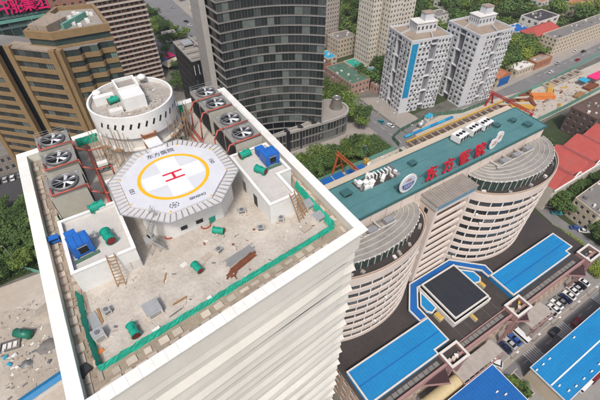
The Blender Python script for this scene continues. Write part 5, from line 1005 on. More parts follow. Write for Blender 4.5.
# ------------------------------------------------------------------ trees
def crown_mesh(seed, m, n=1300, lobes=9, flat=.8):
    r = random.Random(seed); b = MB(); L = []
    for k in range(lobes):
        a = r.uniform(0, 6.28); d = r.uniform(.15, .74); L.append((Vector((d*math.cos(a), d*math.sin(a), r.uniform(.35, .95)*flat+.25)), r.uniform(.2, .42)))
    L.append((Vector((0, 0, .75*flat+.25)), .5))
    for i in range(n):
        c, rad = r.choice(L); d = Vector((r.gauss(0, 1), r.gauss(0, 1), r.gauss(0, 1)+.25)).normalized(); p = c+d*rad*(r.random()**.35)*Vector((1, 1, .85)).length/1.6
        nn = (d*.9+Vector((r.uniform(-.8, .8), r.uniform(-.8, .8), r.uniform(-.2, .9)))).normalized(); u = nn.orthogonal().normalized(); u.rotate(Matrix.Rotation(r.uniform(0, 6.28), 3, nn)); w_ = nn.cross(u); s = r.uniform(.035, .085)
        b.add([p+u*s, p+w_*s*.62, p-u*s, p-w_*s*.62], [(0, 1, 2, 3)])
    return b.mesh('crown', m)
def trunk_mesh(seed):
    r = random.Random(seed); b = MB(); b.tube((0, 0, 0), (.02, .01, .42), .035, 7, .026)
    for k in range(5): a = k*1.26+r.uniform(-.3, .3); b.tube((.02, .01, .36+.03*k), (.3*math.cos(a), .3*math.sin(a), .7+r.uniform(-.05, .15)), .018, 5, .006)
    return b.mesh('trunk', BARK)
CR = [crown_mesh(1, LEAF[0]), crown_mesh(2, LEAF[1]), crown_mesh(3, LEAF[0], 1300, 12, .9), crown_mesh(4, LEAF[1], 1200, 8, 1.0), crown_mesh(5, LEAF[2], 1300, 9, .8), crown_mesh(6, LEAF[2], 1200, 10, .7), crown_mesh(7, LEAF[1], 1400, 13, .85)]; TR = [trunk_mesh(1), trunk_mesh(2)]
OCC = []
def ordw(k): return ['first', 'second', 'third', 'fourth', 'fifth', 'sixth', 'seventh', 'eighth', 'ninth', 'tenth', 'eleventh', 'twelfth'][k] if k < 12 else '%dth' % (k+1) if (k+1) % 10 not in (1, 2, 3) or 10 < k+1 < 20 else '%d%s' % (k+1, {1: 'st', 2: 'nd', 3: 'rd'}[(k+1) % 10])
def proj(x, y, z=0):
    d = Vector((x, y, z))-CAM; k = d.dot(_FW); return (300+F*d.dot(_R)/k, 200-F*d.dot(_UP)/k)
def trees(where, group, spots, crowns, hmin, hmax, wide=.85):
    r = random.Random(group); spots = sorted(spots, key=lambda s: proj(*s)[0])
    for k, (x, y) in enumerate(spots):
        h = r.uniform(hmin, hmax); c = r.choice(crowns); hue = {0: 'mid green', 1: 'dark green', 2: 'mid green', 3: 'dark green', 4: 'yellow green', 5: 'yellow green', 6: 'dark green'}[c]
        t = thing('tree', '%s tree, %s from left %s' % (hue, ordw(k), where), 'tree', (x, y, 0), r.uniform(0, 6.28), group); ws = h*wide*r.uniform(.85, 1.2)
        link('trunk', TR[k % 2], t, (0, 0, 0), 0, (h, h, h)); link('crown', CR[c], t, (0, 0, h*.12), 0, (ws*r.uniform(.9, 1.1), ws, h*.72))
def scatter(poly, n, mind, seed, avoid=()):
    r = random.Random(seed); xs = [p[0] for p in poly]; ys = [p[1] for p in poly]; out = []; tries = 0
    while len(out) < n and tries < n*60:
        tries += 1; x, y = r.uniform(min(xs), max(xs)), r.uniform(min(ys), max(ys)); ins = False; j = len(poly)-1
        for i in range(len(poly)):
            if (poly[i][1] > y) != (poly[j][1] > y) and x < (poly[j][0]-poly[i][0])*(y-poly[i][1])/(poly[j][1]-poly[i][1])+poly[i][0]: ins = not ins
            j = i
        if not ins or mind > .1 and any((x-a)**2+(y-c)**2 < mind*mind for a, c in out): continue
        if any(a0-2 < x < a1+2 and b0-2 < y < b1+2 for a0, a1, b0, b1 in BLD): continue
        out.append((x, y))
    return out
BLD = [(min(p[0] for p in l[2]), max(p[0] for p in l[2]), min(p[1] for p in l[2]), max(p[1] for p in l[2])) for l in LOW]+[(105, 175, 74, 122), (127, 176, 138, 174), (114, 142, 192, 216), (194, 218, 208, 228), (180, 196, 78, 92), (248, 332, 88, 118), (6, 66, 90, 132), (58, 78, 90, 112)]
trees('in the belt behind the blue site sheds', 'belt trees behind the site sheds', scatter(rect(16, 72, 69, 80.5), 30, 3.6, 1), [0, 1, 2, 3, 6], 6, 9, .75)
trees('along the side street by the office tower', 'side street trees', scatter(rect(78, 86.5, 90, 150), 18, 4.6, 2), [0, 2, 4, 3], 8, 11, .8)
trees('around the pink school block', 'school trees', scatter([(112.5, 96), (118, 118), (129, 120), (136, 138), (128, 145), (113, 137), (104, 120), (103, 112)], 14, 4.6, 3)+[(133, 137), (137, 136), (143, 137), (149, 137)], [1, 3, 6, 0], 8, 12, .75)
trees('in the park strip behind the grey towers', 'park trees behind the grey towers', scatter([(150, 116), (250, 124), (300, 200), (300, 330), (220, 330), (175, 240), (150, 160)], 75, 8.5, 4), [1, 3, 6, 0, 2], 11, 17, .72)
trees('in the clump beside the cream block', 'clump of trees by the cream block', scatter([(198, 93), (246, 93), (248, 112), (224, 106), (200, 106)], 18, 5.2, 5), [0, 2, 4, 1], 9, 13, .85)
trees('at the top right beyond the white hall', 'trees beyond the white hall', scatter([(280, 136), (330, 106), (400, 108), (420, 200), (330, 235), (300, 190)], 45, 9, 6), [1, 0, 3, 4, 6], 11, 16, .8)
trees('along the lane right of the podium', 'lane trees', scatter([(112, -34), (115, -34), (114, -21), (112, -21)], 4, 3, 7)+scatter(rect(87.5, 95, -20, -6), 5, 3.6, 27), [0, 1, 6, 2], 5.5, 8.5, .9)
trees('between the villa and the arcade building', 'villa garden trees', scatter(rect(112, 160, -7.5, -3.2), 12, 4.2, 17)+scatter(rect(112.5, 116, -8, -2), 4, 2.6, 18), [0, 1, 6, 3], 5.5, 8, .9)
trees('beside the right wing and the brown block', 'courtyard trees', [(104, 14), (110, 18), (118, 19), (126, 20), (146, 22), (112, 26), (98, 30)], [0, 2, 1], 7, 10, .85)
trees('in planting below the left car park', 'west planting trees', scatter(rect(-100, -64, 84, 126), 40, 5.0, 8), [1, 3, 6, 0], 5, 8.5, .85)
trees('in the avenue planting at the top', 'avenue trees', scatter([(26, 256), (42, 252), (40, 330), (26, 330)], 16, 5, 9)+[(12, 226), (16, 232), (20, 240), (10, 246), (18, 214), (14, 196), (22, 200), (11, 184)], [1, 3, 0], 6, 10, .8)
trees('at the far side of the avenue near the top', 'far avenue trees', scatter([(66, 260), (84, 250), (86, 300), (70, 360)], 12, 7, 19)+[(-60, 180), (-55, 187), (22, 178), (30, 184), (20, 170)], [1, 0], 7, 10, .8)
trees('on the planting island by the street corner', 'island shrubs', [(32.5, -45.5), (34.5, -43.5), (35, -46.5), (33, -42.4)], [0, 1], 1.8, 2.6, 1.0)
def hedge(name, label, poly, n, h, m, size, seed):
    r = random.Random(seed); b = MB()
    for x, y in scatter(poly, n, .01, seed):
        p = Vector((x, y, r.uniform(.1, 1)**.6*h)); nn = Vector((r.uniform(-.7, .7), r.uniform(-.7, .7), 1)).normalized(); u = nn.orthogonal().normalized(); u.rotate(Matrix.Rotation(r.uniform(0, 6.28), 3, nn)); w_ = nn.cross(u); s = r.uniform(.6, 1.2)*size; b.add([p+u*s, p+w_*s*.6, p-u*s, p-w_*s*.6], [(0, 1, 2, 3)])
    o = part(name, b, m, None); tag(o, label, 'hedge', kind='stuff'); return o
hedge('hedge', 'bright yellow-green hedge along the right end of the podium', [(93, -36), (94, -14), (98, -8), (103, -10), (104.5, -20), (104, -28), (98.5, -37)], 9000, 2.6, LEAF[2], .3, 21)
hedge('shrub_bed', 'low green shrubs under the belt trees', rect(4, 84, 66.5, 82.5), 9000, 1.2, LEAF[1], .35, 22)
hedge('shrub_bed', 'low green shrubs in the left planting', rect(-101, -64, 82.5, 126), 12000, 1.4, LEAF[1], .4, 23)
hedge('shrub_bed', 'green undergrowth of the park behind the grey towers', [(120, 122), (250, 118), (420, 110), (420, 250), (260, 330), (160, 330), (136, 190)], 26000, 3.0, LEAF[0], .9, 24)
hedge('shrub_bed', 'undergrowth beside the lane right of the podium', [(110, -30), (190, -30), (190, 16), (150, 14), (114, -2)], 9000, 1.5, LEAF[1], .4, 25)
# ------------------------------------------------------------------ vehicles
PAINT = {n: mat('car_'+n, c, None, 1, .3) for n, c in dict(white=(.7, .7, .7), black=(.015, .015, .017), silver=(.4, .41, .42), blue=(.03, .09, .32), red=(.35, .02, .02), navy=(.015, .025, .07), teal=(.03, .25, .3), beige=(.5, .45, .35), grey=(.16, .16, .17), maroon=(.14, .02, .025)).items()}
TYRE = mat('tyre', (.02, .02, .02), None, 1, .8); LAMP = mat('lamp_clear', (.7, .7, .65), None, 1, .3); TAIL = mat('lamp_red', (.4, .02, .02), None, 1, .3)
def profile(b, prof, wd, z=0):
    n = len(prof); b.add([(x, s*wd/2, h) for s in (-1, 1) for x, h in prof], [tuple(range(n)), tuple(range(2*n-1, n-1, -1))]+[(i, n+i, n+(i+1) % n, (i+1) % n) for i in range(n)])
def car(kind):
    t = thing('parked_car' if kind == 'car' else kind, 'x', kind, (0, 0, 0)); b = MB(); g = MB()
    if kind == 'car': L, W_ = 4.5, 1.78; profile(b, [(-2.25, .35), (2.25, .35), (2.27, .62), (2.1, .8), (1.1, .93), (-1.75, .96), (-2.22, .85)], W_); profile(g, [(1.05, .93), (.35, 1.4), (-1.0, 1.43), (-1.72, .96)], 1.5); rf = [(.3, 1.41), (-.98, 1.445)]
    else: L, W_ = 6.4, 2.1; profile(b, [(-3.2, .4), (3.2, .4), (3.2, 1.1), (2.9, 1.3), (-3.2, 1.35)], W_); profile(g, [(2.9, 1.3), (2.2, 2.15), (-3.1, 2.2), (-3.18, 1.34)], 1.95); rf = [(2.15, 2.17), (-3.12, 2.22)]
    bo = part('body', b, [PAINT['white']], t); gl = part('cabin_glass', g, GLASSD, t); rw = 1.42 if kind == 'car' else 1.98; x1, x0 = rf[0][0], rf[1][0]; zr = rf[0][1]
    ro = part('cabin_roof', MB().add([(x1, -rw/2, zr), (x1, rw/2, zr), (x0, rw/2, rf[1][1]), (x0, -rw/2, rf[1][1]), (x1, -rw/2, zr+.06), (x1, rw/2, zr+.06), (x0, rw/2, rf[1][1]+.06), (x0, -rw/2, rf[1][1]+.06)], [(3, 2, 1, 0), (4, 5, 6, 7), (0, 1, 5, 4), (1, 2, 6, 5), (2, 3, 7, 6), (3, 0, 4, 7)]), [PAINT['white']], t)
    for o in (bo, ro): o.material_slots[0].link = 'OBJECT'; o.material_slots[0].material = PAINT['white']
    for x in (L*.31, -L*.31):
        for s in (-1, 1): w_ = part('wheel', MB().tube((x, s*W_/2-s*.18, .33), (x, s*W_/2+s*.03, .33), .33, 12), TYRE, t); part('rim', MB().tube((x, s*W_/2+s*.03, .33), (x, s*W_/2+s*.045, .33), .2, 10), STEEL, w_)
    for s in (-1, 1): part('headlight', MB().cbox(L/2-.06, s*W_*.36, .6, .14, .34, .14), LAMP, t); part('tail_light', MB().cbox(-L/2+.03, s*W_*.38, .68, .1, .28, .14), TAIL, t)
    return t
CARP = {k: proto(car(k)) for k in ('car', 'van')}; USED = {'car': False, 'van': False}
def put(kind, x, y, rz, colr, label, group='vehicles', z=.12):
    src = CARP[kind]
    if not USED[kind]: USED[kind] = True; t = src; t.location = (x, y, z); t.rotation_euler = (0, 0, rz); t['label'] = label; t['group'] = group; ch = ALLCH[t.name]
    else: t = clone(src, (x, y, z), rz, label, group); ch = list(LAST)
    for o in ch:
        if o.name.split('.')[0] in ('body', 'cabin_roof'): o.material_slots[0].link = 'OBJECT'; o.material_slots[0].material = PAINT[colr]
r = random.Random(3)
for k, c in enumerate(('navy', 'silver', 'blue', 'white')): put('car' if k != 3 else 'van', 41.2+k*2.55, -34.4, 1.57+r.uniform(-.05, .05), c, '%s %s, %s from the left in the bay before the podium' % (c, 'car' if k != 3 else 'van', ordw(k)), 'cars in the podium bay')
for k, c in enumerate(('white', 'silver', 'white', 'white', 'grey', 'navy', 'white')): put('car', 63.2+k*2.4, -34.3+r.uniform(-.4, .4), 1.57+r.uniform(-.05, .05), c, '%s car, %s from the left in the long row before the podium' % (c, ordw(k)), 'cars in the long podium row')
x, y = G(491, 363, 0); put('van', x, y, -1.0, 'white', 'white minibus crossing the street before the pergola')
for px, py, c, k in ((583, 386, 'white', 'van'), (594, 377, 'maroon', 'van'), (600, 369, 'white', 'car')): x, y = G(px, py, 0); put(k, x, y, .02, c, '%s %s parked along the front of the long blue shed' % (c, k), 'vehicles below the blue shed')
for px, py, c, a, lb in ((364, 112, 'black', 1.75, 'black car driving on the side street near the trees'), (381, 122.5, 'teal', 1.6, 'teal taxi on the side street before the hoarding'), (532, 64, 'silver', .05, 'silver car parked by the tan roofed row'), (522, 72, 'grey', .1, 'grey car on the main road near the orange roofed house'), (538, 61, 'white', .05, 'white car parked at the far end of the tan row'), (575, 52, 'white', .05, 'white van-like car at the corner of the cream block'), (527, 68, 'white', .1, 'white car in front of the flat white row')):
    x, y = G(px, py, 0); put('car', x, y, a, c, lb)
for px, py, c, a, lb in ((190, 26, 'white', 2.0, 'white car on the avenue beside the office tower'), (186, 22, 'black', 2.0, 'black car on the avenue behind the white one'), (172, 8, 'silver', 1.9, 'silver car far up the avenue')):
    x, y = G(px, py, 0); put('car', x, y, a, c, lb)
for k, c in enumerate(('white', 'black', 'silver', 'white', 'grey', 'black', 'white', 'silver')): put('car', -97+k*3.1, 147.5+r.uniform(-.3, .3), 1.57, c, '%s car, %s from the left in the left car park' % (c, ordw(k)), 'cars in the left car park')
for px, py, c, lb in ((556, 214, 'teal', 'teal car on the lane right of the podium'), (549, 207, 'white', 'white car on the lane near the wing'), (583, 232, 'white', 'white car on the lane before the villa'), (575, 229, 'blue', 'blue car on the lane left of the white one')):
    x, y = G(px, py, 0); put('car', x, y, -.75, c, lb)
for k, (u_, v_, c) in enumerate(((90.5, -39.8, 'white'), (60, -39.8, 'black'), (70, -41.6, 'red'))): put('car', u_, v_, .4 if k < 1 else .03, c, '%s car %s' % (c, ('standing askew at the right end of the street', 'driving on the street past the blue shed', 'driving on the street near the crossing')[k]), 'street cars')
# ------------------------------------------------------------------ building site and street furniture
def hoarding(label, pts, h, m, step=4.0):
    t = thing('site_hoarding', label, 'hoarding', (pts[0][0], pts[0][1], 0))
    for a, b in zip(pts[:-1], pts[1:]):
        a, b = Vector(a), Vector(b); n = max(1, round((b-a).length/step)); d = (b-a).normalized(); nr = Vector((-d.y, d.x))*.06
        for k in range(n):
            p, q = a.lerp(b, k/n+.004), a.lerp(b, (k+1)/n-.004); wpart('panel', MB().prism([p-nr, q-nr, q+nr, p+nr], .05, h+random.uniform(-.05, .05)), m, t); wpart('post', MB().cbox(p.x, p.y, 0, .16, .16, h+.15), STEEL, t)
gp = lambda *ps: [G(px, py, 0) for px, py in ps]
hoarding('green hoarding around the pipe yard corner of the building site', gp((399, 147), (392, 139), (400, 132), (428, 117), (462, 113), (488, 103)), 2.6, MOSSR); hoarding('mint hoarding between the main road and the building site', gp((503, 103), (545, 84), (600, 54), (640, 38)), 2.6, MINT)
hoarding('mint hoarding along the near edge of the building site', [(150, 42.5), (194, 42.5), (245, 44)], 3.0, MINT); hoarding('green hoarding behind the orange gantry', [(18, 66.2), (60, 66.2), (84, 66.2)], 2.6, MINT); hoarding('green hoarding along the side street edge of the cleared lot', [(84.8, 42), (84.8, 64)], 2.2, MOSSR)
hoarding('teal hoarding along the left yard', gp((0, 278), (12, 266), (42, 274)), 2.2, MINT); hoarding('dark green hoarding at the bottom left behind the blue site roof', gp((20, 402), (66, 380)), 1.8, MOSSR)
pitf = MB().poly(rect(92.5, 168, 56.6, 66.6), 0); LAY[0] += 1; o = struct('excavation_floor', pitf, SOIL); o.location.z = .004*LAY[0]
single('waler_beam', MB().box(0, 98, -.3, .3, .3, 1.0).box(0, 98, -.5, .5, 1.0, 1.15), YELS, 'long yellow steel beam along the excavation', 'beam', (93, 67.2, 0)); single('waler_beam', MB().box(0, 76, -.5, .5, 0, 1.3).box(0, 76, -.7, .7, 1.3, 1.45), SAND, 'pale concrete beam on the near side of the excavation', 'beam', (92.5, 56.3, 0))
for k in range(15): single('cross_strut', MB().box(-.3, .3, -5.1, 4.9, .2, .8).box(-.5, .5, -5.05, -4.3, .8, .95), SAND, 'pale cross strut over the excavation, %s from the left' % ordw(k), 'strut', (94.5+k*5.0, 61.7, 0), random.uniform(-.03, .03), 'struts over the excavation')
bp_ = thing('site_pipe', 'long blue pipe lying beside the yellow beam', 'pipe', (95.5, 71.2, 0))
for k in range(6): part('pipe_length', MB().tube((k*6.2, 0, .75), (k*6.2+6.1, .05, .75), .75, 12), BLUER if k % 2 else CYANR, bp_)
tk = thing('site_tank', 'grey white cylindrical tank in the pipe yard', 'tank', (*G(421, 126, 0), 0), .3); part('drum', MB().tube((-2.6, 0, 1.7), (2.6, 0, 1.7), 1.4, 18), STEEL, tk, smooth=True); [part('saddle', MB().box(x-.3, x+.3, -1.2, 1.2, 0, .6), STEELD, tk) for x in (-1.6, 1.6)]; part('hatch', MB().tube((0, 0, 3.0), (0, 0, 3.5), .5, 10), WHITE, tk)
ct = thing('site_cabin', 'small cabin with teal blue top beside the tank', 'cabin', (*G(428, 119.5, 0), 0), .2); part('wall', MB().box(-2.5, 2.5, -1.3, 1.3, 0, 2.5), WHITED, ct); part('roof', MB().box(-2.7, 2.7, -1.5, 1.5, 2.5, 2.75), CYANR, ct); part('door', MB().box(-.4, .5, -1.36, -1.3, 0, 2.0), STEELD, ct)
def stack(name, label, x, y, rz, n, layers, L_, m, wd=.9, hh=.45, grp=None):
    t = thing(name, label, 'stack', (x, y, 0), rz)
    for l_ in range(layers):
        for k in range(n-l_): e = random.uniform(-.5, .5); part('bar', MB().box(-L_/2+e, L_/2+e, (k-(n-l_)/2)*wd+.05, (k-(n-l_)/2+1)*wd-.05, l_*hh, l_*hh+hh*.9), m, t)
stack('steel_stack', 'bright orange steel beam stack, larger of the two', 198, 58, -.55, 6, 3, 14, ORANGE, 1.1, .7); stack('steel_stack', 'orange steel stack nearest the far hoarding', 211, 61, .5, 4, 2, 13, YELS, .9, .6); stack('steel_stack', 'yellow sheet pile stack beside the red gantry', 177, 57, -.6, 5, 2, 13, YELS, 1.0, .55)
for k, (x, y, a) in enumerate(((184, 62, -.5), (190, 66, -.4), (187, 57, .9), (179, 65, -.6), (170, 62, -.5), (165, 58, -.7), (196, 66, .4))): stack('rusty_steel_stack', 'rusty brown beam pile, %s from the left on the building site' % ordw([5, 4, 3, 2, 1, 0, 6][k] if False else k), x, y, a, 4, 2, 8, RUST, .7, .5)
for k in range(5): x = 214+k*8; single('concrete_shaft', MB().ring(rect(-3.2, 3.2, -2.8, 2.8), rect(-2.2, 2.2, -1.9, 1.9), 0, 1.3).box(-2.2, 2.2, -1.9, 1.9, 0, .15), [SAND], 'pale concrete shaft frame, %s from the left beside the road hoarding' % ordw(k), 'shaft', (x, 64.3+k*.1, 0), 0, 'shaft frames'); single('shaft_shade', MB().box(-2.1, 2.1, -1.8, 1.8, .16, .5).box(-2.0, -1.4, -1.7, 1.7, .5, .7), SOIL, 'dark block standing for the shaded opening in the concrete shaft frame, %s from the left' % ordw(k), 'shaft shade', (x, 64.3+k*.1, 0), 0, 'shaft shade blocks')  # dark blocks stand in for the shade inside the open shafts
tn = stack('timber_stack', 'brown timber stack at the near edge of the building site', 219, 46.5, .1, 8, 3, 9, WOOD, .6, .4); stack('timber_stack', 'long brown formwork stack right of the timber stack', 236, 49, .05, 9, 3, 12, RUST, .6, .4)
mg = thing('site_canopy', 'magenta canopy over the site at the right edge', 'canopy', (247, 52, 0)); part('sheet', MB().box(-8, 8, -3, 3, 4, 4.3), MAGENTA, mg); [part('leg', MB().box(x-.15, x+.15, y-.15, y+.15, 0, 4), STEELD, mg) for x in (-7, 7) for y in (-2.5, 2.5)]
mb_ = thing('site_canopy', 'small blue canopy left of the magenta canopy', 'canopy', (235, 54, 0)); part('sheet', MB().box(-3, 3, -2.5, 2.5, 3, 3.3), CYANR, mb_); [part('leg', MB().box(x-.1, x+.1, y-.1, y+.1, 0, 3), STEELD, mb_) for x in (-2.6, 2.6) for y in (-2.2, 2.2)]
def gantry(label, x, y, h, span, m, wd):
    t = thing('gantry_crane', label, 'crane', (x, y, 0))
    for yy, hh in ((0, h), (-span, h)):
        for s in (-1, 1): part('leg', MB().beam((s*wd, yy, .4), (s*.6, yy, hh), .7, .7), m, t); part('wheel_box', MB().box(s*wd-.7, s*wd+.7, yy-.4, yy+.4, 0, .6), m, t)
        part('cross_tie', MB().beam((-wd*.62, yy, hh*.45), (wd*.62, yy, hh*.45), .35, .35), m, t); part('end_beam', MB().beam((-1.2, yy, hh), (1.2, yy, hh), .9, .9), m, t)
    for s in (-.55, .55):
        part('chord', MB().beam((s, 2, h+.4), (s, -span-1, h+.4), .3, .3), m, t)
    part('top_chord', MB().beam((0, 2, h+1.7), (0, -span-1, h+1.7), .3, .3), m, t); n = int(span/1.6)
    for k in range(n):
        y0 = 1.5-k*1.6
        for s in (-.55, .55): part('lattice', MB().tube((s, y0, h+.45), (0, y0-.8, h+1.65), .09, 5), m, t); part('lattice', MB().tube((0, y0-.8, h+1.65), (s, y0-1.6, h+.45), .09, 5), m, t)
    part('trolley', MB().box(-1.0, 1.0, -span*.45, -span*.45+1.8, h-.4, h+.35), STEELD, t)
gantry('orange gantry crane over the blue site sheds', 46.8, 66.4, 11.5, 26, CRANEO, 3.4); gantry('red gantry crane behind the hospital roof', 163, 70, 6.8, 26, CRANER, 3.0)
# cleared lot heaps and a mobile rig
def heap(name, label, x, y, rx, ry, h, m, seed):
    rg = random.Random(seed); b = MB(); n, k = 16, 5; vs = [(0, 0, h)]
    for j in range(1, k+1):
        for i in range(n): a = 6.2832*i/n; q = j/k*(1+rg.uniform(-.14, .14)); vs.append((rx*q*math.cos(a), ry*q*math.sin(a), max(0, h*(1-(j/k)**1.4)+rg.uniform(-.1, .1)*h*(j < k)) if j < k else -.05))
    fs = [(0, 1+i, 1+(i+1) % n) for i in range(n)]+[(1+(j-1)*n+i, 1+j*n+i, 1+j*n+(i+1) % n, 1+(j-1)*n+(i+1) % n) for j in range(1, k) for i in range(n)]; b.add(vs, fs); single(name, b, m, label, 'heap', (x, y, 0), 0, None, True)
heap('earth_heap', 'brown earth heap in the cleared lot behind the hospital roof', 72, 55, 6, 3.5, 1.6, SOIL, 1); heap('earth_heap', 'small brown heap in the cleared lot near the gantry', 64, 57, 3, 2.4, 1.2, SOIL, 2); heap('sand_heap', 'pale sand heap in the left yard', -84, 60, 6, 5, 1.5, SAND, 3); heap('rubble_heap', 'grey rubble heap in the left yard beside the green tank', -86, 47, 3.5, 3, 1.1, GREYROOF, 4); heap('rubble_heap', 'dark rubble heap below the green tank', -92.5, 44, 2, 1.8, .9, STEELD, 5)
rg_ = thing('drill_rig', 'green drilling rig mast standing at the corner of the cleared lot', 'rig', (*G(365, 163, 0), 0)); part('tracks', MB().box(-1.6, 1.6, -2, 2, 0, .9), STEELD, rg_); part('cab', MB().box(-1.3, 1.1, -1.6, .8, .9, 2.8), YELS, rg_); part('mast', MB().box(-.35, .35, 1.0, 1.7, .9, 9.5), GREENRD, rg_); part('mast_head', MB().box(-.6, .6, .8, 1.9, 9.5, 10.1), STEELD, rg_); part('stay', MB().beam((0, -1.2, 2.8), (0, 1.0, 7.5), .2, .2), STEELD, rg_)
cspots = sorted([(random.uniform(62, 83), random.uniform(44, 64)) for _ in range(14)], key=lambda s: proj(*s)[0])
for k, (x, y) in enumerate(cspots):
    nmc, mc = random.choice([('white', WHITE), ('yellow', YELS), ('sandy', SAND), ('rusty', RUST), ('steel grey', STEEL)])
    single('site_crate', MB().cbox(0, 0, 0, random.uniform(1, 2.6), random.uniform(.8, 1.6), random.uniform(.5, 1.3)).cbox(.1, .1, 1.3, .5, .5, .15), mc, '%s crate in the cleared lot, %s from the left' % (nmc, ordw(k)), 'crate', (x, y, 0), random.uniform(0, 3), 'crates scattered in the cleared lot')
# left yard
tkx, tky = G(26, 336, 0); lt = thing('green_tank', 'large dark green cylindrical tank lying in the left yard', 'tank', (tkx, tky, 0), -.7); part('drum', MB().tube((-3, 0, 1.6), (2.6, 0, 1.6), 1.5, 20), mat('tank_green', (.01, .16, .1), (.008, .11, .07), .8, .4), lt, smooth=True); [part('saddle', MB().box(x-.3, x+.3, -1.3, 1.3, 0, .6), STEELD, lt) for x in (-1.8, 1.6)]; part('hatch', MB().tube((-.6, 0, 3.0), (-.6, 0, 3.5), .45, 10), GREENRD, lt)
fr = thing('formwork_frame', 'dark formwork frame with white blocks in the left yard', 'frame', (*G(11, 346, 0), 0), -.2); part('frame', MB().ring(rect(-3, 3, -1.8, 1.8), rect(-2.7, 2.7, -1.5, 1.5), 0, .8), STEELD, fr); [part('block', MB().box(-2.3+k*1.6, -1.2+k*1.6, -1.0, 1.0, 0, .6), WHITED, fr) for k in range(3)]
ax, ay = G(26, 398, 3), G(64, 372, 3); d = Vector(ay)-Vector(ax); bs = thing('site_roof', 'long blue corrugated roof strip in the left yard', 'shed', ((ax[0]+ay[0])/2, (ax[1]+ay[1])/2, 0), math.atan2(d.y, d.x)); Lh = d.length/2+1.5
part('roof', MB().add([(-Lh, -1.5, 2.6), (Lh, -1.5, 2.6), (Lh, 0, 3.2), (-Lh, 0, 3.2), (Lh, 1.5, 2.6), (-Lh, 1.5, 2.6)], [(0, 1, 2, 3), (3, 2, 4, 5)]), mat('roof_azure', (.01, .17, .36), (.008, .13, .3), .4, .5), bs); part('wall', MB().box(-Lh+.2, Lh-.2, -1.2, 1.2, 0, 2.6), WHITED, bs); [part('roof_rib', MB().add([(-Lh+k, -1.5, 2.63), (-Lh+k+.12, -1.5, 2.63), (-Lh+k+.12, 0, 3.23), (-Lh+k, 0, 3.23)], [(0, 1, 2, 3)]), BLUER, bs) for k in range(int(2*Lh))]
for k, (px, py) in enumerate(((6, 358), (10, 365), (4, 352), (18, 368), (15, 356), (28, 364), (46, 350), (50, 362))): single('debris_block', MB().cbox(0, 0, 0, random.uniform(.8, 1.8), .8, .7).cbox(.2, 0, .7, .5, .5, .2), [CYANR, CYANR, WHITED, WHITE, WHITE, STEELD, GREYROOF, STEELD][k], '%s debris block in the left yard, %s in the scatter' % (('blue', 'blue', 'grey', 'white', 'white', 'dark', 'grey', 'dark')[k], ordw(k)), 'debris', (*G(px, py, 0), 0), random.uniform(0, 3), 'debris in the left yard')
ts = thing('sports_canopy', 'teal flat canopy at the left edge among trees', 'canopy', (-102, 118, 0)); part('sheet', MB().box(-4, 4, -9, 9, 3.4, 3.7), CYANR, ts); [part('leg', MB().box(x-.12, x+.12, y-.12, y+.12, 0, 3.4), STEEL, ts) for x in (-3.6, 3.6) for y in (-8, 0, 8)]
def lamp(label, x, y, h, arm, heads=1):
    t = thing('street_lamp', label, 'street lamp', (x, y, 0)); part('pole', MB().tube((0, 0, 0), (0, 0, h), .14, 8, .08), STEEL, t); part('base', MB().box(-.3, .3, -.3, .3, 0, .3), PAVER, t); part('arm', MB().tube((0, 0, h), (arm, 0, h+.3), .07), STEEL, t); part('lamp_head', MB().box(arm-.5, arm+.5, -.2, .2, h+.22, h+.38), WHITE, t)
lamp('tall white lamp mast at the left edge above the yard', -90.3, 87.5, 13, -1.6); lamp('slim pale pole among the trees left of the side street', 86.9, 128, 13, .8)
for k in range(6): lamp('street lamp along the street by the blue shed, %s from the left' % ordw(k), 40+k*11, -38.2, 7, -1.5)
for k in range(6): lamp('street lamp along the side street, %s from the near end' % ordw(k), 99.6+(k > 3)*1.5, 70+k*14, 8, -1.8)

litter('site_litter', 'loose timber, steel and sand scattered over the building site floor', rect(100, 245, 43, 74), .2, 520, .25, 2.0, [RUST, SAND, SAND, WOOD, STEELD, SOIL], 31, lambda x, y: not (92 < x < 169 and 56 < y < 68.5) and y < 66-(x > 165)*1.5)
litter('pit_litter', 'earth clods and steel in the excavation', rect(93, 167, 57, 66), .2, 420, .3, 2.4, [SOIL, RUST, SAND, BLACKR], 32)
litter('lot_litter', 'loose material scattered over the cleared lot behind the hospital', rect(30, 84, 41, 65), .2, 320, .3, 2.0, [RUST, SAND, WOOD, WHITED, STEELD, SOIL], 33)
litter('yard_litter', 'rubble scattered over the left yard', rect(-99, -64, 35, 68), .12, 420, .2, 1.6, [GREYROOF, SAND, STEELD, WHITED, GUTTER], 34)

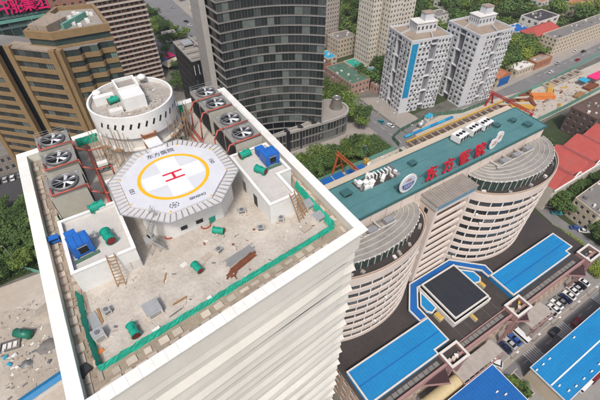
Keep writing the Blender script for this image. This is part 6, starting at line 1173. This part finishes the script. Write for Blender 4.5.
for k, c in enumerate(('silver', 'white', 'black', 'white', 'grey', 'silver', 'white', 'blue', 'white', 'black', 'silver')): put('car', 62.6+k*2.35, -40.0-17.2, 1.57+r.uniform(-.05, .05), c, '%s car, %s from the left behind the long blue shed' % (c, ordw(k)), 'cars behind the blue shed')
for k, c in enumerate(('white', 'silver', 'black', 'white')): put('car', 80.6+k*2.3, -33.6, 1.57+r.uniform(-.06, .06), c, '%s car, %s from the left at the podium corner by the hedge' % (c, ordw(k)), 'cars at the podium corner')
for k, (u_, v_, c) in enumerate(((96.5, 84, 'white'), (89.5, 100, 'silver'), (97.3, 131, 'grey'), (92, 140, 'white'))): put('car', u_, v_, 1.6 if u_ > 94 else -1.55, c, '%s car on the side street, %s from the near end' % (c, ordw(k)), 'side street cars')
for k, c in enumerate(('white', 'silver', 'red', 'black', 'white', 'grey')): put('car', 232+k*17, 74.2+k*.75+(k % 2)*5, .04, c, '%s car on the main road, %s from the left' % (c, ordw(k)), 'main road cars')

rs = random.Random(12); cnt = {}
for x, y in sorted([(rs.uniform(171, 243), rs.uniform(46, 65)) for _ in range(26)], key=lambda q: proj(*q)[0]):
    nm_, m_ = rs.choice([('rusty', RUST), ('yellow', YELS), ('orange', ORANGE), ('timber', WOOD), ('grey', STEEL), ('sandy', SAND), ('rusty', RUST)]); cnt[nm_] = cnt.get(nm_, 0)+1
    stack('material_stack', 'small %s material stack, %s of its colour from the left on the site' % (nm_, ordw(cnt[nm_]-1)), x, y, rs.uniform(-.7, .7), rs.randint(2, 4), rs.randint(1, 2), rs.uniform(2.5, 6), m_, .5, .4)
# ------------------------------------------------------------------ city haze
hz = MB().box(-260, 560, -120, 460, -1, 127.5); hm = bpy.data.materials.new('haze'); hm.use_nodes = True; n_ = hm.node_tree.nodes; n_.remove(n_['Principled BSDF']); pv = n_.new('ShaderNodeVolumePrincipled'); pv.inputs['Color'].default_value = (.86, .9, .95, 1); pv.inputs['Density'].default_value = HAZE; hm.node_tree.links.new(pv.outputs[0], n_['Material Output'].inputs['Volume'])
tag(part('haze', hz, hm, None), kind='stuff')
